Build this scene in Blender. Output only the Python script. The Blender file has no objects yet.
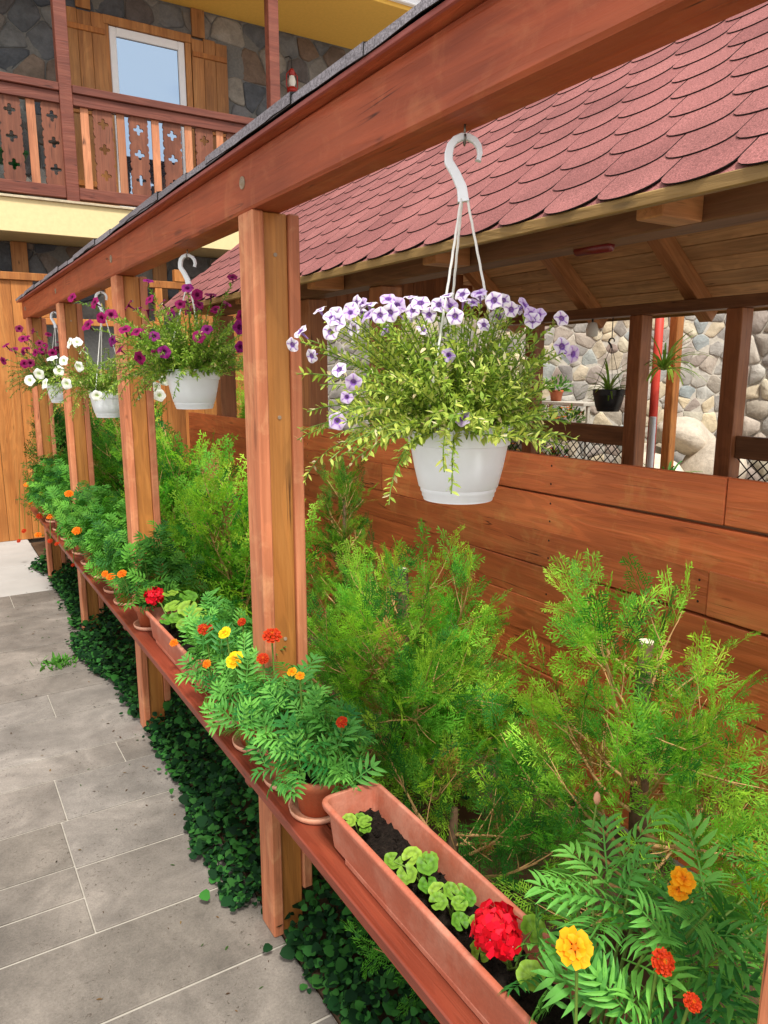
import bpy, bmesh, math, random
import numpy as np
from mathutils import Vector, Matrix, Euler
R = math.radians
rng = random.Random(7)
NP = np.random.default_rng(7)
sc = bpy.context.scene
col = sc.collection

# ------------------------------------------------------------------ camera
F_PX, PITCH, YAW, CAM_Z = 740.0, math.atan(142 / 740.0), math.atan(465 / math.hypot(740.0, 142)), 1.62
cam = bpy.data.cameras.new('camera')
cam.sensor_fit = 'HORIZONTAL'; cam.sensor_width = 36.0
cam.lens = F_PX / 768 * 36.0
cam.clip_start = 0.02; cam.clip_end = 500
cam_o = bpy.data.objects.new('camera', cam); col.objects.link(cam_o)
fw = Vector((math.sin(YAW) * math.cos(PITCH), math.cos(YAW) * math.cos(PITCH), -math.sin(PITCH)))
rt = Vector((math.cos(YAW), -math.sin(YAW), 0)); up = rt.cross(fw)
cam_o.matrix_world = Matrix(((rt.x, up.x, -fw.x, 0), (rt.y, up.y, -fw.y, 0), (rt.z, up.z, -fw.z, CAM_Z), (0, 0, 0, 1)))
sc.camera = cam_o
def at_x(px, py, X):
    """the same on a plane of constant X (parallel to the row of posts)"""
    d = fw + rt * ((px - 384) / F_PX) - up * ((py - 512) / F_PX)
    return Vector((0, 0, CAM_Z)) + d * (X / d.x)
def at(px, py, depth):
    """point of the place seen at a pixel of the photograph, at a distance along the view"""
    return Vector((0, 0, CAM_Z)) + (fw + rt * ((px - 384) / F_PX) - up * ((py - 512) / F_PX)) * depth

# ------------------------------------------------------------------ sky, sun, exposure
SUN_EL, SUN_AZ = R(58), R(196)          # azimuth clockwise from +Y: light comes from behind-left of the camera
w = bpy.data.worlds.new('World'); sc.world = w; w.use_nodes = True
nt = w.node_tree; nt.nodes.clear()
def N(t, **k):
    n = nt.nodes.new(t)
    for a, b in k.items(): setattr(n, a, b)
    return n
out = N('ShaderNodeOutputWorld'); bg = N('ShaderNodeBackground'); sky = N('ShaderNodeTexSky')
sky.sky_type = 'NISHITA'; sky.sun_disc = False
sky.sun_elevation = SUN_EL; sky.sun_rotation = SUN_AZ
sky.air_density = 1.0; sky.dust_density = 2.0; sky.ozone_density = 1.0
tc = N('ShaderNodeTexCoord'); mp = N('ShaderNodeMapping'); mp.inputs['Scale'].default_value = (1, 1, 2.2)
no = N('ShaderNodeTexNoise'); no.inputs['Scale'].default_value = 2.1; no.inputs['Detail'].default_value = 7; no.inputs['Roughness'].default_value = .55
rp = N('ShaderNodeValToRGB'); rp.color_ramp.elements[0].position = .33; rp.color_ramp.elements[1].position = .52
mx = N('ShaderNodeMix', data_type='RGBA')
mx.inputs['B'].default_value = (8.5, 8.35, 8.1, 1)
nt.links.new(tc.outputs['Generated'], mp.inputs['Vector']); nt.links.new(mp.outputs['Vector'], no.inputs['Vector'])
nt.links.new(no.outputs['Fac'], rp.inputs['Fac']); nt.links.new(rp.outputs['Color'], mx.inputs['Factor'])
nt.links.new(sky.outputs['Color'], mx.inputs['A']); nt.links.new(mx.outputs['Result'], bg.inputs['Color'])
bg.inputs['Strength'].default_value = 0.105
nt.links.new(bg.outputs['Background'], out.inputs['Surface'])
sun = bpy.data.lights.new('sun', 'SUN'); sun.energy = 3.0; sun.angle = R(11); sun.color = (1, .95, .87)
sun_o = bpy.data.objects.new('sun', sun); col.objects.link(sun_o)
sd = Vector((math.sin(SUN_AZ) * math.cos(SUN_EL), math.cos(SUN_AZ) * math.cos(SUN_EL), math.sin(SUN_EL)))
sun_o.rotation_euler = sd.to_track_quat('Z', 'Y').to_euler(); sun_o.location = sd * 30
vs = sc.view_settings
vs.view_transform = 'Standard'; vs.look = 'None'; vs.gamma = 1.0; vs.use_curve_mapping = False; vs.exposure = 0.75
sc.cycles.max_bounces = 6; sc.cycles.diffuse_bounces = 4; sc.cycles.glossy_bounces = 3; sc.cycles.transparent_max_bounces = 8
sc.cycles.use_denoising = True; sc.cycles.denoising_input_passes = 'RGB_ALBEDO_NORMAL'; sc.cycles.denoising_prefilter = 'ACCURATE'

# ------------------------------------------------------------------ materials
MATS = {}
class NT:
    def __init__(s, name):
        s.m = bpy.data.materials.new(name); s.m.use_nodes = True; s.t = s.m.node_tree; s.t.nodes.clear()
        s.out = s.n('ShaderNodeOutputMaterial'); s.b = s.n('ShaderNodeBsdfPrincipled'); s.l(s.b.outputs[0], s.out.inputs[0])
    def n(s, t, **k):
        x = s.t.nodes.new(t)
        for a, b in k.items():
            if a in x.inputs: x.inputs[a].default_value = b
            else: setattr(x, a, b)
        return x
    def l(s, a, b): s.t.links.new(a, b)
    def coords(s, scale=(1, 1, 1), rand=7.0):
        tc = s.n('ShaderNodeTexCoord'); oi = s.n('ShaderNodeObjectInfo')
        m1 = s.n('ShaderNodeMath', operation='MULTIPLY'); s.l(oi.outputs['Random'], m1.inputs[0]); m1.inputs[1].default_value = rand
        ad = s.n('ShaderNodeVectorMath', operation='ADD'); s.l(tc.outputs['Object'], ad.inputs[0]); s.l(m1.outputs[0], ad.inputs[1])
        mp = s.n('ShaderNodeMapping'); mp.inputs['Scale'].default_value = scale; s.l(ad.outputs[0], mp.inputs['Vector'])
        s.oi = oi; s.base_vec = ad.outputs[0]
        return mp.outputs[0]
    def noise(s, vec, scale, detail=4, rough=.5, dist=0.0):
        x = s.n('ShaderNodeTexNoise', Scale=scale, Detail=detail, Roughness=rough, Distortion=dist); s.l(vec, x.inputs['Vector']); return x.outputs['Fac']
    def ramp(s, fac, stops, interp='LINEAR'):
        r = s.n('ShaderNodeValToRGB'); r.color_ramp.interpolation = interp
        e = r.color_ramp.elements
        while len(e) < len(stops): e.new(.5)
        for q, (p, c) in zip(e, stops):
            q.position = p; q.color = (c[0], c[1], c[2], 1) if hasattr(c, '__len__') else (c, c, c, 1)
        s.l(fac, r.inputs['Fac']); return r.outputs['Color']
    def mix(s, fac, a, b, mode='MIX'):
        x = s.n('ShaderNodeMix', data_type='RGBA', blend_type=mode)
        for i, v in ((0, fac), (6, a), (7, b)):
            if hasattr(v, 'links') or isinstance(v, bpy.types.NodeSocket): s.l(v, x.inputs[i])
            elif i == 0: x.inputs[0].default_value = v
            else: x.inputs[i].default_value = (v[0], v[1], v[2], 1)
        return x.outputs[2]
    def bump(s, h, strength=.3, dist=.005):
        b = s.n('ShaderNodeBump', Strength=strength, Distance=dist); s.l(h, b.inputs['Height']); s.l(b.outputs[0], s.b.inputs['Normal'])
    def done(s, colour, rough=.6, spec=.4):
        if isinstance(colour, bpy.types.NodeSocket): s.l(colour, s.b.inputs['Base Color'])
        else: s.b.inputs['Base Color'].default_value = (*colour, 1)
        s.b.inputs['Roughness'].default_value = rough; s.b.inputs['Specular IOR Level'].default_value = spec
        MATS[s.m.name] = s.m
        return s.m

def c255(r, g, b, k=1.0):
    f = lambda v: ((v / 255 + .055) / 1.055) ** 2.4 if v > 10 else v / 255 / 12.92
    return (f(r) * k, f(g) * k, f(b) * k)

def wood(name, dark, mid, light, axis='Y', rough=.5, knot=True, wear=None, spec=.35):
    s = NT(name)
    ax = 'XYZ'.index(axis)
    sc1 = [13.0] * 3; sc1[ax] = .9
    v = s.coords(sc1)
    g = s.noise(v, 1.0, 7, .6, .9)
    c = s.ramp(g, [(.15, dark), (.48, mid), (.85, light)])
    sc2 = [110.0] * 3; sc2[ax] = 2.5
    m2 = s.n('ShaderNodeMapping'); m2.inputs['Scale'].default_value = sc2; s.l(s.base_vec, m2.inputs['Vector'])
    fine = s.noise(m2.outputs[0], 1.0, 4, .6)
    c = s.mix(.6, c, s.ramp(fine, [(.3, .74), (.55, 1.0), (.8, 1.1)]), 'MULTIPLY')
    big = s.noise(s.base_vec, 3.1, 3)
    c = s.mix(.55, c, s.ramp(big, [(.3, .72), (.7, 1.16)]), 'MULTIPLY')
    if knot:
        sk = [7.0] * 3; sk[ax] = 1.7
        m3 = s.n('ShaderNodeMapping'); m3.inputs['Scale'].default_value = sk; s.l(s.base_vec, m3.inputs['Vector'])
        vo = s.n('ShaderNodeTexVoronoi', Scale=1.0, Randomness=1.0); s.l(m3.outputs[0], vo.inputs['Vector'])
        k = s.ramp(vo.outputs['Distance'], [(.0, 0.42), (.055, .6), (.085, 1.0)])
        c = s.mix(.75, c, k, 'MULTIPLY')
    # contour lines of the growth rings
    sk2 = [4.2] * 3; sk2[ax] = .55
    m4 = s.n('ShaderNodeMapping'); m4.inputs['Scale'].default_value = sk2; s.l(s.base_vec, m4.inputs['Vector'])
    cn = s.noise(m4.outputs[0], 1.0, 3, .5, .6)
    mu = s.n('ShaderNodeMath', operation='MULTIPLY'); s.l(cn, mu.inputs[0]); mu.inputs[1].default_value = 95
    sn = s.n('ShaderNodeMath', operation='SINE'); s.l(mu.outputs[0], sn.inputs[0])
    ring = s.ramp(sn.outputs[0], [(.0, .80), (.45, 1.0), (1, 1.06)])
    c = s.mix(.5, c, ring, 'MULTIPLY')
    # drying cracks along the grain
    sk3 = [26.0] * 3; sk3[ax] = .9
    m5 = s.n('ShaderNodeMapping'); m5.inputs['Scale'].default_value = sk3; s.l(s.base_vec, m5.inputs['Vector'])
    ck = s.ramp(s.noise(m5.outputs[0], 1.0, 2, .5, .3), [(.487, 0.0), (.4975, 1.0), (.5025, 1.0), (.513, 0.0)])
    gt_ = s.ramp(s.noise(s.base_vec, 4.5, 2), [(.60, 0.0), (.68, 1.0)])
    c = s.mix(s.mix(1.0, ck, gt_, 'MULTIPLY'), c, tuple(x * .22 for x in dark))
    if wear:
        wf = s.ramp(s.noise(s.base_vec, 7.0, 6, .7, .8), [(.52, 0.0), (.72, .6)])
        c = s.mix(wf, c, wear)
    # board to board difference of the stain
    o = s.ramp(s.oi.outputs['Random'], [(0, .82), (1, 1.16)])
    c = s.mix(1.0, c, o, 'MULTIPLY')
    s.bump(s.mix(.5, fine, ring), .6, .006)
    return s.done(c, rough, spec)

STAIN_D, STAIN_M, STAIN_L = c255(136, 60, 34), c255(178, 86, 52), c255(196, 108, 70)
wood('wood_beam', STAIN_D, STAIN_M, STAIN_L, 'Y', .55, wear=c255(194, 118, 78))
wood('wood_shelf', c255(108, 46, 32), c255(138, 62, 42), c255(156, 80, 56), 'Y', .42)
wood('wood_post', c255(156, 86, 56), c255(192, 118, 82), c255(212, 144, 106), 'Z', .55, wear=c255(216, 160, 116))
wood('wood_post_core', c255(132, 78, 36), c255(178, 116, 56), c255(204, 146, 80), 'Z', .5)
wood('wood_plank', c255(162, 76, 40), c255(208, 108, 60), c255(224, 134, 80), 'Y', .5, wear=c255(212, 146, 84))
wood('wood_screen', c255(132, 76, 34), c255(172, 108, 52), c255(196, 136, 74), 'Z', .55)
wood('wood_shutter', c255(120, 74, 38), c255(166, 112, 62), c255(192, 140, 86), 'Z', .55)
wood('wood_rail', c255(86, 42, 32), c255(116, 62, 48), c255(138, 82, 64), 'X', .55)
wood('wood_cutout', c255(92, 50, 36), c255(120, 70, 50), c255(142, 90, 66), 'Y', .55)
wood('wood_slat', c255(146, 86, 58), c255(184, 120, 84), c255(206, 146, 106), 'Z', .5, knot=False)
wood('wood_ceiling', c255(130, 92, 60), c255(200, 156, 108), c255(226, 188, 138), 'Y', .6)
wood('wood_gazebo', c255(104, 62, 38), c255(150, 94, 58), c255(178, 122, 80), 'Z', .5)
wood('wood_gazebo_y', c255(86, 58, 40), c255(126, 86, 58), c255(160, 116, 80), 'Y', .55)
wood('wood_rafter', c255(144, 90, 54), c255(190, 130, 82), c255(214, 160, 108), 'X', .5)
wood('wood_fascia', c255(104, 80, 44), c255(146, 116, 68), c255(170, 140, 88), 'Y', .55)

def plain(name, colour, rough=.5, spec=.4, var=.12, scale=20, bump=.0, metal=0):
    s = NT(name); v = s.coords()
    n = s.noise(v, scale, 5)
    c = s.mix(1.0, colour, s.ramp(n, [(.25, 1 - var), (.75, 1 + var)]), 'MULTIPLY')
    if bump: s.bump(n, bump, .004)
    s.b.inputs['Metallic'].default_value = metal
    return s.done(c, rough, spec)

plain('white_plastic', c255(232, 238, 245), .38, .5, .08, 14)
plain('white_cord', c255(228, 228, 224), .7, .3, .06, 60)
plain('black_plastic', c255(28, 28, 30), .45, .5, .1)
plain('steel', c255(120, 118, 112), .35, .5, .15, 40, metal=.8)
plain('screw_dark', (.015, .012, .01), .6, .3, .1)
plain('bolt', c255(150, 132, 112), .5, .4, .2, 60)
plain('stucco', c255(216, 198, 150), .9, .2, .05, 30, .3)
plain('stucco_yellow', c255(228, 184, 90), .9, .2, .05, 30, .3)
plain('pvc_white', c255(228, 230, 234), .35, .5, .03)
plain('dark_void', (.012, .011, .010), .9, .1, .1)
plain('mortar', c255(186, 180, 168), .95, .1, .15, 40, .5)
plain('house_mortar', c255(108, 108, 106), .95, .1, .18, 40, .5)
plain('grout', c255(166, 160, 150), .95, .1, .12, 40)
plain('green_plastic', c255(24, 120, 54), .4, .5, .08)
plain('red_enamel', c255(168, 32, 22), .3, .5, .1)
plain('maroon', c255(104, 22, 24), .3, .5, .1)
plain('red_pipe', c255(196, 62, 48), .5, .4, .08)
plain('drip_edge', c255(158, 88, 82), .6, .3, .15, 50)
plain('stem_green', c255(96, 124, 48), .6, .3, .2)
plain('bark', c255(92, 72, 54), .9, .15, .35, 60, .8)
plain('twig', c255(196, 154, 104), .8, .2, .25, 40)
plain('cut_wood', c255(226, 214, 192), .8, .2, .1, 60)
plain('earth', c255(84, 66, 50), .95, .1, .3, 12, .6)
plain('skylit_paving', c255(164, 161, 157), .9, .15, .1, 3, .2)  # far slabs: brighter open-sky light there is put into this paler colour
plain('yard', c255(168, 160, 150), .95, .1, .12, 4, .3)
plain('bud', c255(206, 150, 120), .6, .3, .1)

def terracotta(name, base, dusty):
    s = NT(name); v = s.coords()
    f = s.ramp(s.noise(v, 9, 6, .65), [(.44, 0.0), (.72, .7)])
    c = s.mix(f, base, dusty)
    n = s.noise(v, 160, 3)
    c = s.mix(.5, c, s.ramp(n, [(.3, .8), (.7, 1.1)]), 'MULTIPLY')
    s.bump(n, .15, .002)
    return s.done(c, .48, .4)
terracotta('terracotta', c255(188, 98, 62), c255(204, 136, 104))
terracotta('terracotta_box', c255(176, 98, 74), c255(202, 148, 126))
terracotta('saucer', c255(206, 146, 118), c255(222, 178, 154))

s = NT('soil'); v = s.coords(); n = s.noise(v, 90, 6, .7)
s.bump(n, 1.0, .02); s.done(s.ramp(n, [(.3, (.008, .006, .005)), (.6, (.03, .022, .017)), (.8, (.075, .06, .045))]), .95, .1)

def shingle(name, a, b):
    s = NT(name); v = s.coords()
    n = s.noise(v, 210, 2, .9)
    c = s.mix(1.0, s.mix(s.oi.outputs['Random'], a, b), s.ramp(n, [(.32, .5), (.5, 1.0), (.68, 1.6)]), 'MULTIPLY')
    gp = s.n('ShaderNodeNewGeometry')
    c = s.mix(.8, c, s.ramp(s.noise(gp.outputs['Position'], 3.2, 5, .6), [(.3, .74), (.5, 1.0), (.72, 1.2)]), 'MULTIPLY')
    s.bump(n, .5, .003); s.done(c, .9, .15)
shingle('shingle_red', c255(126, 79, 77), c255(142, 92, 89))
shingle('shingle_grey', c255(112, 108, 114), c255(128, 124, 130))
plain('bitumen', (.012, .011, .011), .8, .2, .2, 80)

def stone(name, stops, dark=.75):
    s = NT(name); v = s.coords()
    c = s.ramp(s.oi.outputs['Random'], stops, 'LINEAR')
    n1 = s.noise(v, 6, 8, .65, .4)
    c = s.mix(.9, c, s.ramp(n1, [(.3, dark), (.55, 1.0), (.75, 1.25)]), 'MULTIPLY')
    n2 = s.noise(v, 40, 6, .7)
    c = s.mix(.5, c, s.ramp(n2, [(.3, .7), (.7, 1.2)]), 'MULTIPLY')
    s.bump(n1, .8, .03); s.done(c, .85, .2)
stone('stone_house', [(0, c255(70, 76, 86)), (.25, c255(104, 106, 108)), (.45, c255(132, 132, 130)), (.6, c255(116, 98, 84)), (.75, c255(92, 90, 92)), (.9, c255(150, 144, 134)), (1, c255(82, 88, 100))], .55)
stone('stone_garden', [(0, c255(168, 164, 156)), (.2, c255(136, 131, 127)), (.38, c255(204, 188, 158)), (.52, c255(172, 165, 156)), (.66, c255(140, 122, 112)), (.8, c255(190, 180, 166)), (.9, c255(150, 158, 158)), (1, c255(212, 196, 164))])
stone('boulder', [(0, c255(196, 186, 168)), (.5, c255(212, 200, 178)), (1, c255(188, 176, 160))])

s = NT('travertine'); v = s.coords((1, 1, 1), 11.0)
c = s.ramp(s.oi.outputs['Random'], [(0, c255(114, 107, 99)), (.5, c255(124, 117, 110)), (1, c255(132, 126, 120))])
geo = s.n('ShaderNodeNewGeometry')
st = s.noise(geo.outputs['Position'], 2.6, 7, .62, .8)
c = s.mix(.95, c, s.ramp(st, [(.28, .60), (.43, .84), (.54, 1.02), (.68, 1.45)]), 'MULTIPLY')
st2 = s.noise(v, 11, 6, .7, .3)
c = s.mix(.8, c, s.ramp(st2, [(.3, .78), (.5, 1.0), (.72, 1.22)]), 'MULTIPLY')
pit = s.noise(v, 75, 3, .75, .5)
gate = s.noise(v, 6, 4, .6)
pm = s.mix(1.0, s.ramp(pit, [(.60, 0.0), (.66, 1.0)]), s.ramp(gate, [(.40, 0.0), (.60, 1.0)]), 'MULTIPLY')
c = s.mix(pm, c, c255(70, 62, 54))
sp = s.noise(v, 150, 3, .85)
c = s.mix(.7, c, s.ramp(sp, [(.3, .68), (.5, 1.0), (.7, 1.28)]), 'MULTIPLY')
s.bump(sp, .25, .003); s.done(c, .72, .3)

def foliage(name, trans=.35, rough=.5, spec=.35, attr='tint'):
    s = NT(name)
    a = s.n('ShaderNodeAttribute'); a.attribute_name = attr
    s.l(a.outputs['Color'], s.b.inputs['Base Color'])
    s.b.inputs['Roughness'].default_value = rough; s.b.inputs['Specular IOR Level'].default_value = spec
    t = s.n('ShaderNodeBsdfTranslucent')
    br = s.mix(1.0, a.outputs['Color'], (1.05, 1.2, .65), 'MULTIPLY'); s.l(br, t.inputs['Color'])
    m = s.n('ShaderNodeMixShader'); m.inputs[0].default_value = trans
    s.l(s.b.outputs[0], m.inputs[1]); s.l(t.outputs[0], m.inputs[2]); s.l(m.outputs[0], s.out.inputs[0])
    MATS[name] = s.m
foliage('foliage_thuja', .42, .6, .2)
foliage('foliage_leaf', .32, .55, .18)
foliage('foliage_ivy', .12, .75, .12)
foliage('petal', .3, .6, .2)

def leaf_obj(name, a, b, trans=.28):
    # colour differs leaf by leaf (object random) and towards the leaf tip
    s = NT(name); v = s.coords()
    at = s.n('ShaderNodeAttribute'); at.attribute_name = 'tint'
    c = s.mix(s.oi.outputs['Random'], a, b)
    c = s.mix(1.0, c, at.outputs['Color'], 'MULTIPLY')
    s.done(c, .5, .22)
    t = s.n('ShaderNodeBsdfTranslucent'); s.l(s.mix(1.0, c, (1.25, 1.3, .7), 'MULTIPLY'), t.inputs['Color'])
    m = s.n('ShaderNodeMixShader'); m.inputs[0].default_value = trans
    s.l(s.b.outputs[0], m.inputs[1]); s.l(t.outputs[0], m.inputs[2]); s.l(m.outputs[0], s.out.inputs[0])
leaf_obj('leaf_marigold', c255(40, 112, 48), c255(122, 190, 82))
leaf_obj('leaf_geranium', c255(82, 136, 40), c255(146, 180, 66))

s = NT('pane'); s.b.inputs['Metallic'].default_value = 0
v = s.coords()
s.b.inputs['Base Color'].default_value = (.30, .40, .54, 1); s.b.inputs['Metallic'].default_value = .92; s.b.inputs['Roughness'].default_value = .03; s.b.inputs['Specular IOR Level'].default_value = 1.0

MATS['pane'] = s.m
plain('curtain_blue', c255(96, 158, 206), .8, .2, .06, 4)
plain('lamp_glass', c255(235, 235, 228), .15, .5, .03)

# ------------------------------------------------------------------ object helpers
WM = {}
def wm(o): return WM.get(o.name, Matrix.Identity(4))
def place(o, parent, m):
    col.objects.link(o)
    if parent is not None:
        o.parent = parent; o.matrix_parent_inverse = wm(parent).inverted()
    o.matrix_basis = m; WM[o.name] = m.copy()
    return o
def tag(o, label=None, cat=None, group=None, kind=None):
    if label: o['label'] = label
    if cat: o['category'] = cat
    if group: o['group'] = group
    if kind: o['kind'] = kind
    return o
def thing(name, label, cat, loc=(0, 0, 0), group=None):
    o = bpy.data.objects.new(name, None); o.empty_display_size = .05
    place(o, None, Matrix.Translation(loc)); return tag(o, label, cat, group)
def add(name, mesh, mat=None, parent=None, m=None):
    if mat is not None and not mesh.materials:
        for k in (mat if isinstance(mat, (list, tuple)) else [mat]): mesh.materials.append(MATS[k])
    o = bpy.data.objects.new(name, mesh)
    return place(o, parent, m if m is not None else Matrix.Identity(4))

class MB:
    """collects vertices and faces of one mesh"""
    def __init__(s): s.v = []; s.f = []; s.mi = []; s.c = []; s.cur = 0; s.tint = (1, 1, 1)
    def pts(s, ps):
        i = len(s.v); s.v += [tuple(p) for p in ps]; s.c += [s.tint] * len(ps); return i
    def face(s, *ix): s.f.append(ix); s.mi.append(s.cur)
    def box(s, a, b, m=None):
        (x0, y0, z0), (x1, y1, z1) = a, b
        ps = [Vector(p) for p in ((x0, y0, z0), (x1, y0, z0), (x1, y1, z0), (x0, y1, z0), (x0, y0, z1), (x1, y0, z1), (x1, y1, z1), (x0, y1, z1))]
        if m is not None: ps = [m @ p for p in ps]
        i = s.pts(ps)
        for q in ((3, 2, 1, 0), (4, 5, 6, 7), (0, 1, 5, 4), (1, 2, 6, 5), (2, 3, 7, 6), (3, 0, 4, 7)): s.face(*[i + k for k in q])
    def tube(s, path, rad, n=6, cap=True):
        path = [Vector(p) for p in path]
        if not hasattr(rad, '__len__'): rad = [rad] * len(path)
        prev = None; rings = []
        for k, p in enumerate(path):
            t = (path[min(k + 1, len(path) - 1)] - path[max(k - 1, 0)])
            if t.length < 1e-9: t = Vector((0, 0, 1))
            t.normalize()
            if prev is None:
                a = Vector((1, 0, 0)) if abs(t.x) < .8 else Vector((0, 1, 0))
                u = t.cross(a).normalized()
            else:
                u = (prev - t * prev.dot(t))
                u = u.normalized() if u.length > 1e-6 else t.orthogonal().normalized()
            prev = u; vv = t.cross(u)
            rings.append(s.pts([p + (u * math.cos(2 * math.pi * j / n) + vv * math.sin(2 * math.pi * j / n)) * rad[k] for j in range(n)]))
        for a, b in zip(rings, rings[1:]):
            for j in range(n): s.face(a + j, a + (j + 1) % n, b + (j + 1) % n, b + j)
        if cap:
            s.face(*[rings[0] + j for j in reversed(range(n))]); s.face(*[rings[-1] + j for j in range(n)])
    def lathe(s, prof, n=32, loc=(0, 0, 0)):
        rings = []
        for r, z in prof:
            rings.append(s.pts([(loc[0] + r * math.cos(2 * math.pi * j / n), loc[1] + r * math.sin(2 * math.pi * j / n), loc[2] + z) for j in range(n)]))
        for a, b in zip(rings, rings[1:]):
            for j in range(n): s.face(a + j, a + (j + 1) % n, b + (j + 1) % n, b + j)
        return rings
    def prism(s, poly, z0, z1, m=None):
        """polygon in xy, extruded along z, then transformed"""
        n = len(poly)
        a = [Vector((p[0], p[1], z0)) for p in poly]; b = [Vector((p[0], p[1], z1)) for p in poly]
        if m is not None: a = [m @ p for p in a]; b = [m @ p for p in b]
        i = s.pts(a + b)
        s.face(*[i + k for k in reversed(range(n))]); s.face(*[i + n + k for k in range(n)])
        for k in range(n): s.face(i + k, i + (k + 1) % n, i + n + (k + 1) % n, i + n + k)
    def mesh(s, name='mesh', smooth=False, bevel=0, seg=1, tint=False):
        me = bpy.data.meshes.new(name); me.from_pydata(s.v, [], s.f)
        if any(s.mi): me.polygons.foreach_set('material_index', s.mi)
        if tint:
            a = me.color_attributes.new('tint', 'FLOAT_COLOR', 'POINT')
            a.data.foreach_set('color', np.array([(*c, 1) for c in s.c], dtype=np.float32).ravel())
        if bevel:
            bm = bmesh.new(); bm.from_mesh(me)
            bmesh.ops.bevel(bm, geom=[e for e in bm.edges if e.calc_face_angle(0) > .5], offset=bevel, segments=seg, affect='EDGES', profile=.6)
            bm.to_mesh(me); bm.free()
        if smooth: me.polygons.foreach_set('use_smooth', [True] * len(me.polygons))
        me.update(); return me

def box_mesh(dx, dy, dz, bevel=.003, warp=0):
    """box centred on the origin"""
    b = MB(); b.box((-dx / 2, -dy / 2, -dz / 2), (dx / 2, dy / 2, dz / 2))
    return b.mesh('timber', bevel=bevel)
def timber(name, a, b, mat, parent, bevel=.003):
    """axis-aligned piece between two corners, own origin at its centre"""
    c = [(p + q) / 2 for p, q in zip(a, b)]
    return add(name, box_mesh(*[abs(q - p) for p, q in zip(a, b)], bevel=bevel), mat, parent, Matrix.Translation(c))
def bar(name, p, q, wd, ht, mat, parent, upv=(0, 0, 1), bevel=.003, axis='X'):
    """piece from p to q with width and height, long axis = local axis"""
    p = Vector(p); q = Vector(q); d = q - p; L = d.length; x = d.normalized()
    y = Vector(upv).cross(x).normalized(); z = x.cross(y)
    if axis == 'X': me = box_mesh(L, wd, ht, bevel); M3 = Matrix((x, y, z)).transposed()
    else: me = box_mesh(wd, L, ht, bevel); M3 = Matrix((-y, x, z)).transposed()
    return add(name, me, mat, parent, Matrix.Translation((p + q) / 2) @ M3.to_4x4())

def np_mesh(name, V, Fq, tint=None, smooth=False):
    """mesh from numpy arrays: V (n,3), Fq (m,k) all with k corners"""
    me = bpy.data.meshes.new(name); k = Fq.shape[1]
    me.vertices.add(len(V)); me.vertices.foreach_set('co', V.astype(np.float32).ravel())
    me.loops.add(Fq.size); me.loops.foreach_set('vertex_index', Fq.astype(np.int32).ravel())
    me.polygons.add(len(Fq))
    me.polygons.foreach_set('loop_start', np.arange(0, Fq.size, k, dtype=np.int32))
    try: me.polygons.foreach_set('loop_total', np.full(len(Fq), k, dtype=np.int32))
    except Exception: pass
    me.update(calc_edges=True)
    if tint is not None:
        a = me.color_attributes.new('tint', 'FLOAT_COLOR', 'POINT')
        a.data.foreach_set('color', np.concatenate([tint, np.ones((len(tint), 1))], 1).astype(np.float32).ravel())
    if smooth: me.polygons.foreach_set('use_smooth', np.ones(len(Fq), dtype=bool))
    me.validate(); return me
class Scatter:
    """copies of small templates merged into one mesh"""
    def __init__(s): s.V = []; s.F = []; s.T = []; s.n = 0
    def put(s, tmpl, Rm, loc, scale, tint):
        V, Fq, sh = tmpl
        s.V.append((V * scale) @ np.array(Rm, dtype=float).T + np.array(loc)); s.F.append(Fq + s.n); s.T.append(sh[:, None] * np.array(tint)[None, :])
        s.n += len(V)
    def mesh(s, name): return np_mesh(name, np.concatenate(s.V), np.concatenate(s.F), np.concatenate(s.T))
def frame(d, nrm):
    """3x3 whose columns are x = side, y = along d, z = near nrm"""
    d = Vector(d).normalized(); nrm = Vector(nrm); nrm = nrm - d * nrm.dot(d)
    if nrm.length < 1e-5: nrm = d.orthogonal()
    nrm.normalize(); x = d.cross(nrm)
    return Matrix((x, d, nrm)).transposed()
def rv(r=rng): return Vector((r.gauss(0, 1), r.gauss(0, 1), r.gauss(0, 1))).normalized()
def jit(c, k=.15, r=rng):
    f = 1 + r.uniform(-k, k); return tuple(x * f * (1 + r.uniform(-k, k) * .4) for x in c)
def lerp(a, b, t): return tuple(x + (y - x) * t for x, y in zip(a, b))

# ================================================================== SETTING
b = MB(); b.box((-40, -30, -.30), (60, 60, -.045)); tag(add('ground', b.mesh(), 'yard'), kind='structure')
b = MB(); b.box((.742, -.9, -.044), (1.97, 7.6, .005))
bed = b.mesh(); tag(add('flower_bed', bed, 'earth'), kind='structure')

# pavement: joint sheet with a slab for every stone
b = MB(); b.box((-3.2, -1.2, -.044), (.738, 9.0, -.005)); pave = tag(add('pavement', b.mesh(), 'grout'), kind='structure')
def slab(x0, x1, y0, y1):
    g = .0024; h_ = .0046
    timber('paving_slab', (x0 + g, y0 + h_, -.03), (x1 - g, y1 - h_, rng.uniform(-.0008, .0008)), 'travertine' if y0 < 5.8 else 'skylit_paving', pave, .0022)
rows = [-1.2, -.85, -.5, -.15, .2, .5, .82, 1.15, 1.45, 1.73, 2.06]
XL, XR = -3.2, .738
def row(y0, y1, joints):
    xs = [XL] + sorted(joints) + [XR]
    for a, c in zip(xs, xs[1:]): slab(a, c, y0, y1)
for y0, y1 in zip(rows, rows[1:]):
    o = rng.uniform(0, .7); row(y0, y1, [x for x in (-2.7 + o, -1.9 + o, -1.0 + o, -.25 + o * .6) if x < .5])
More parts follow.
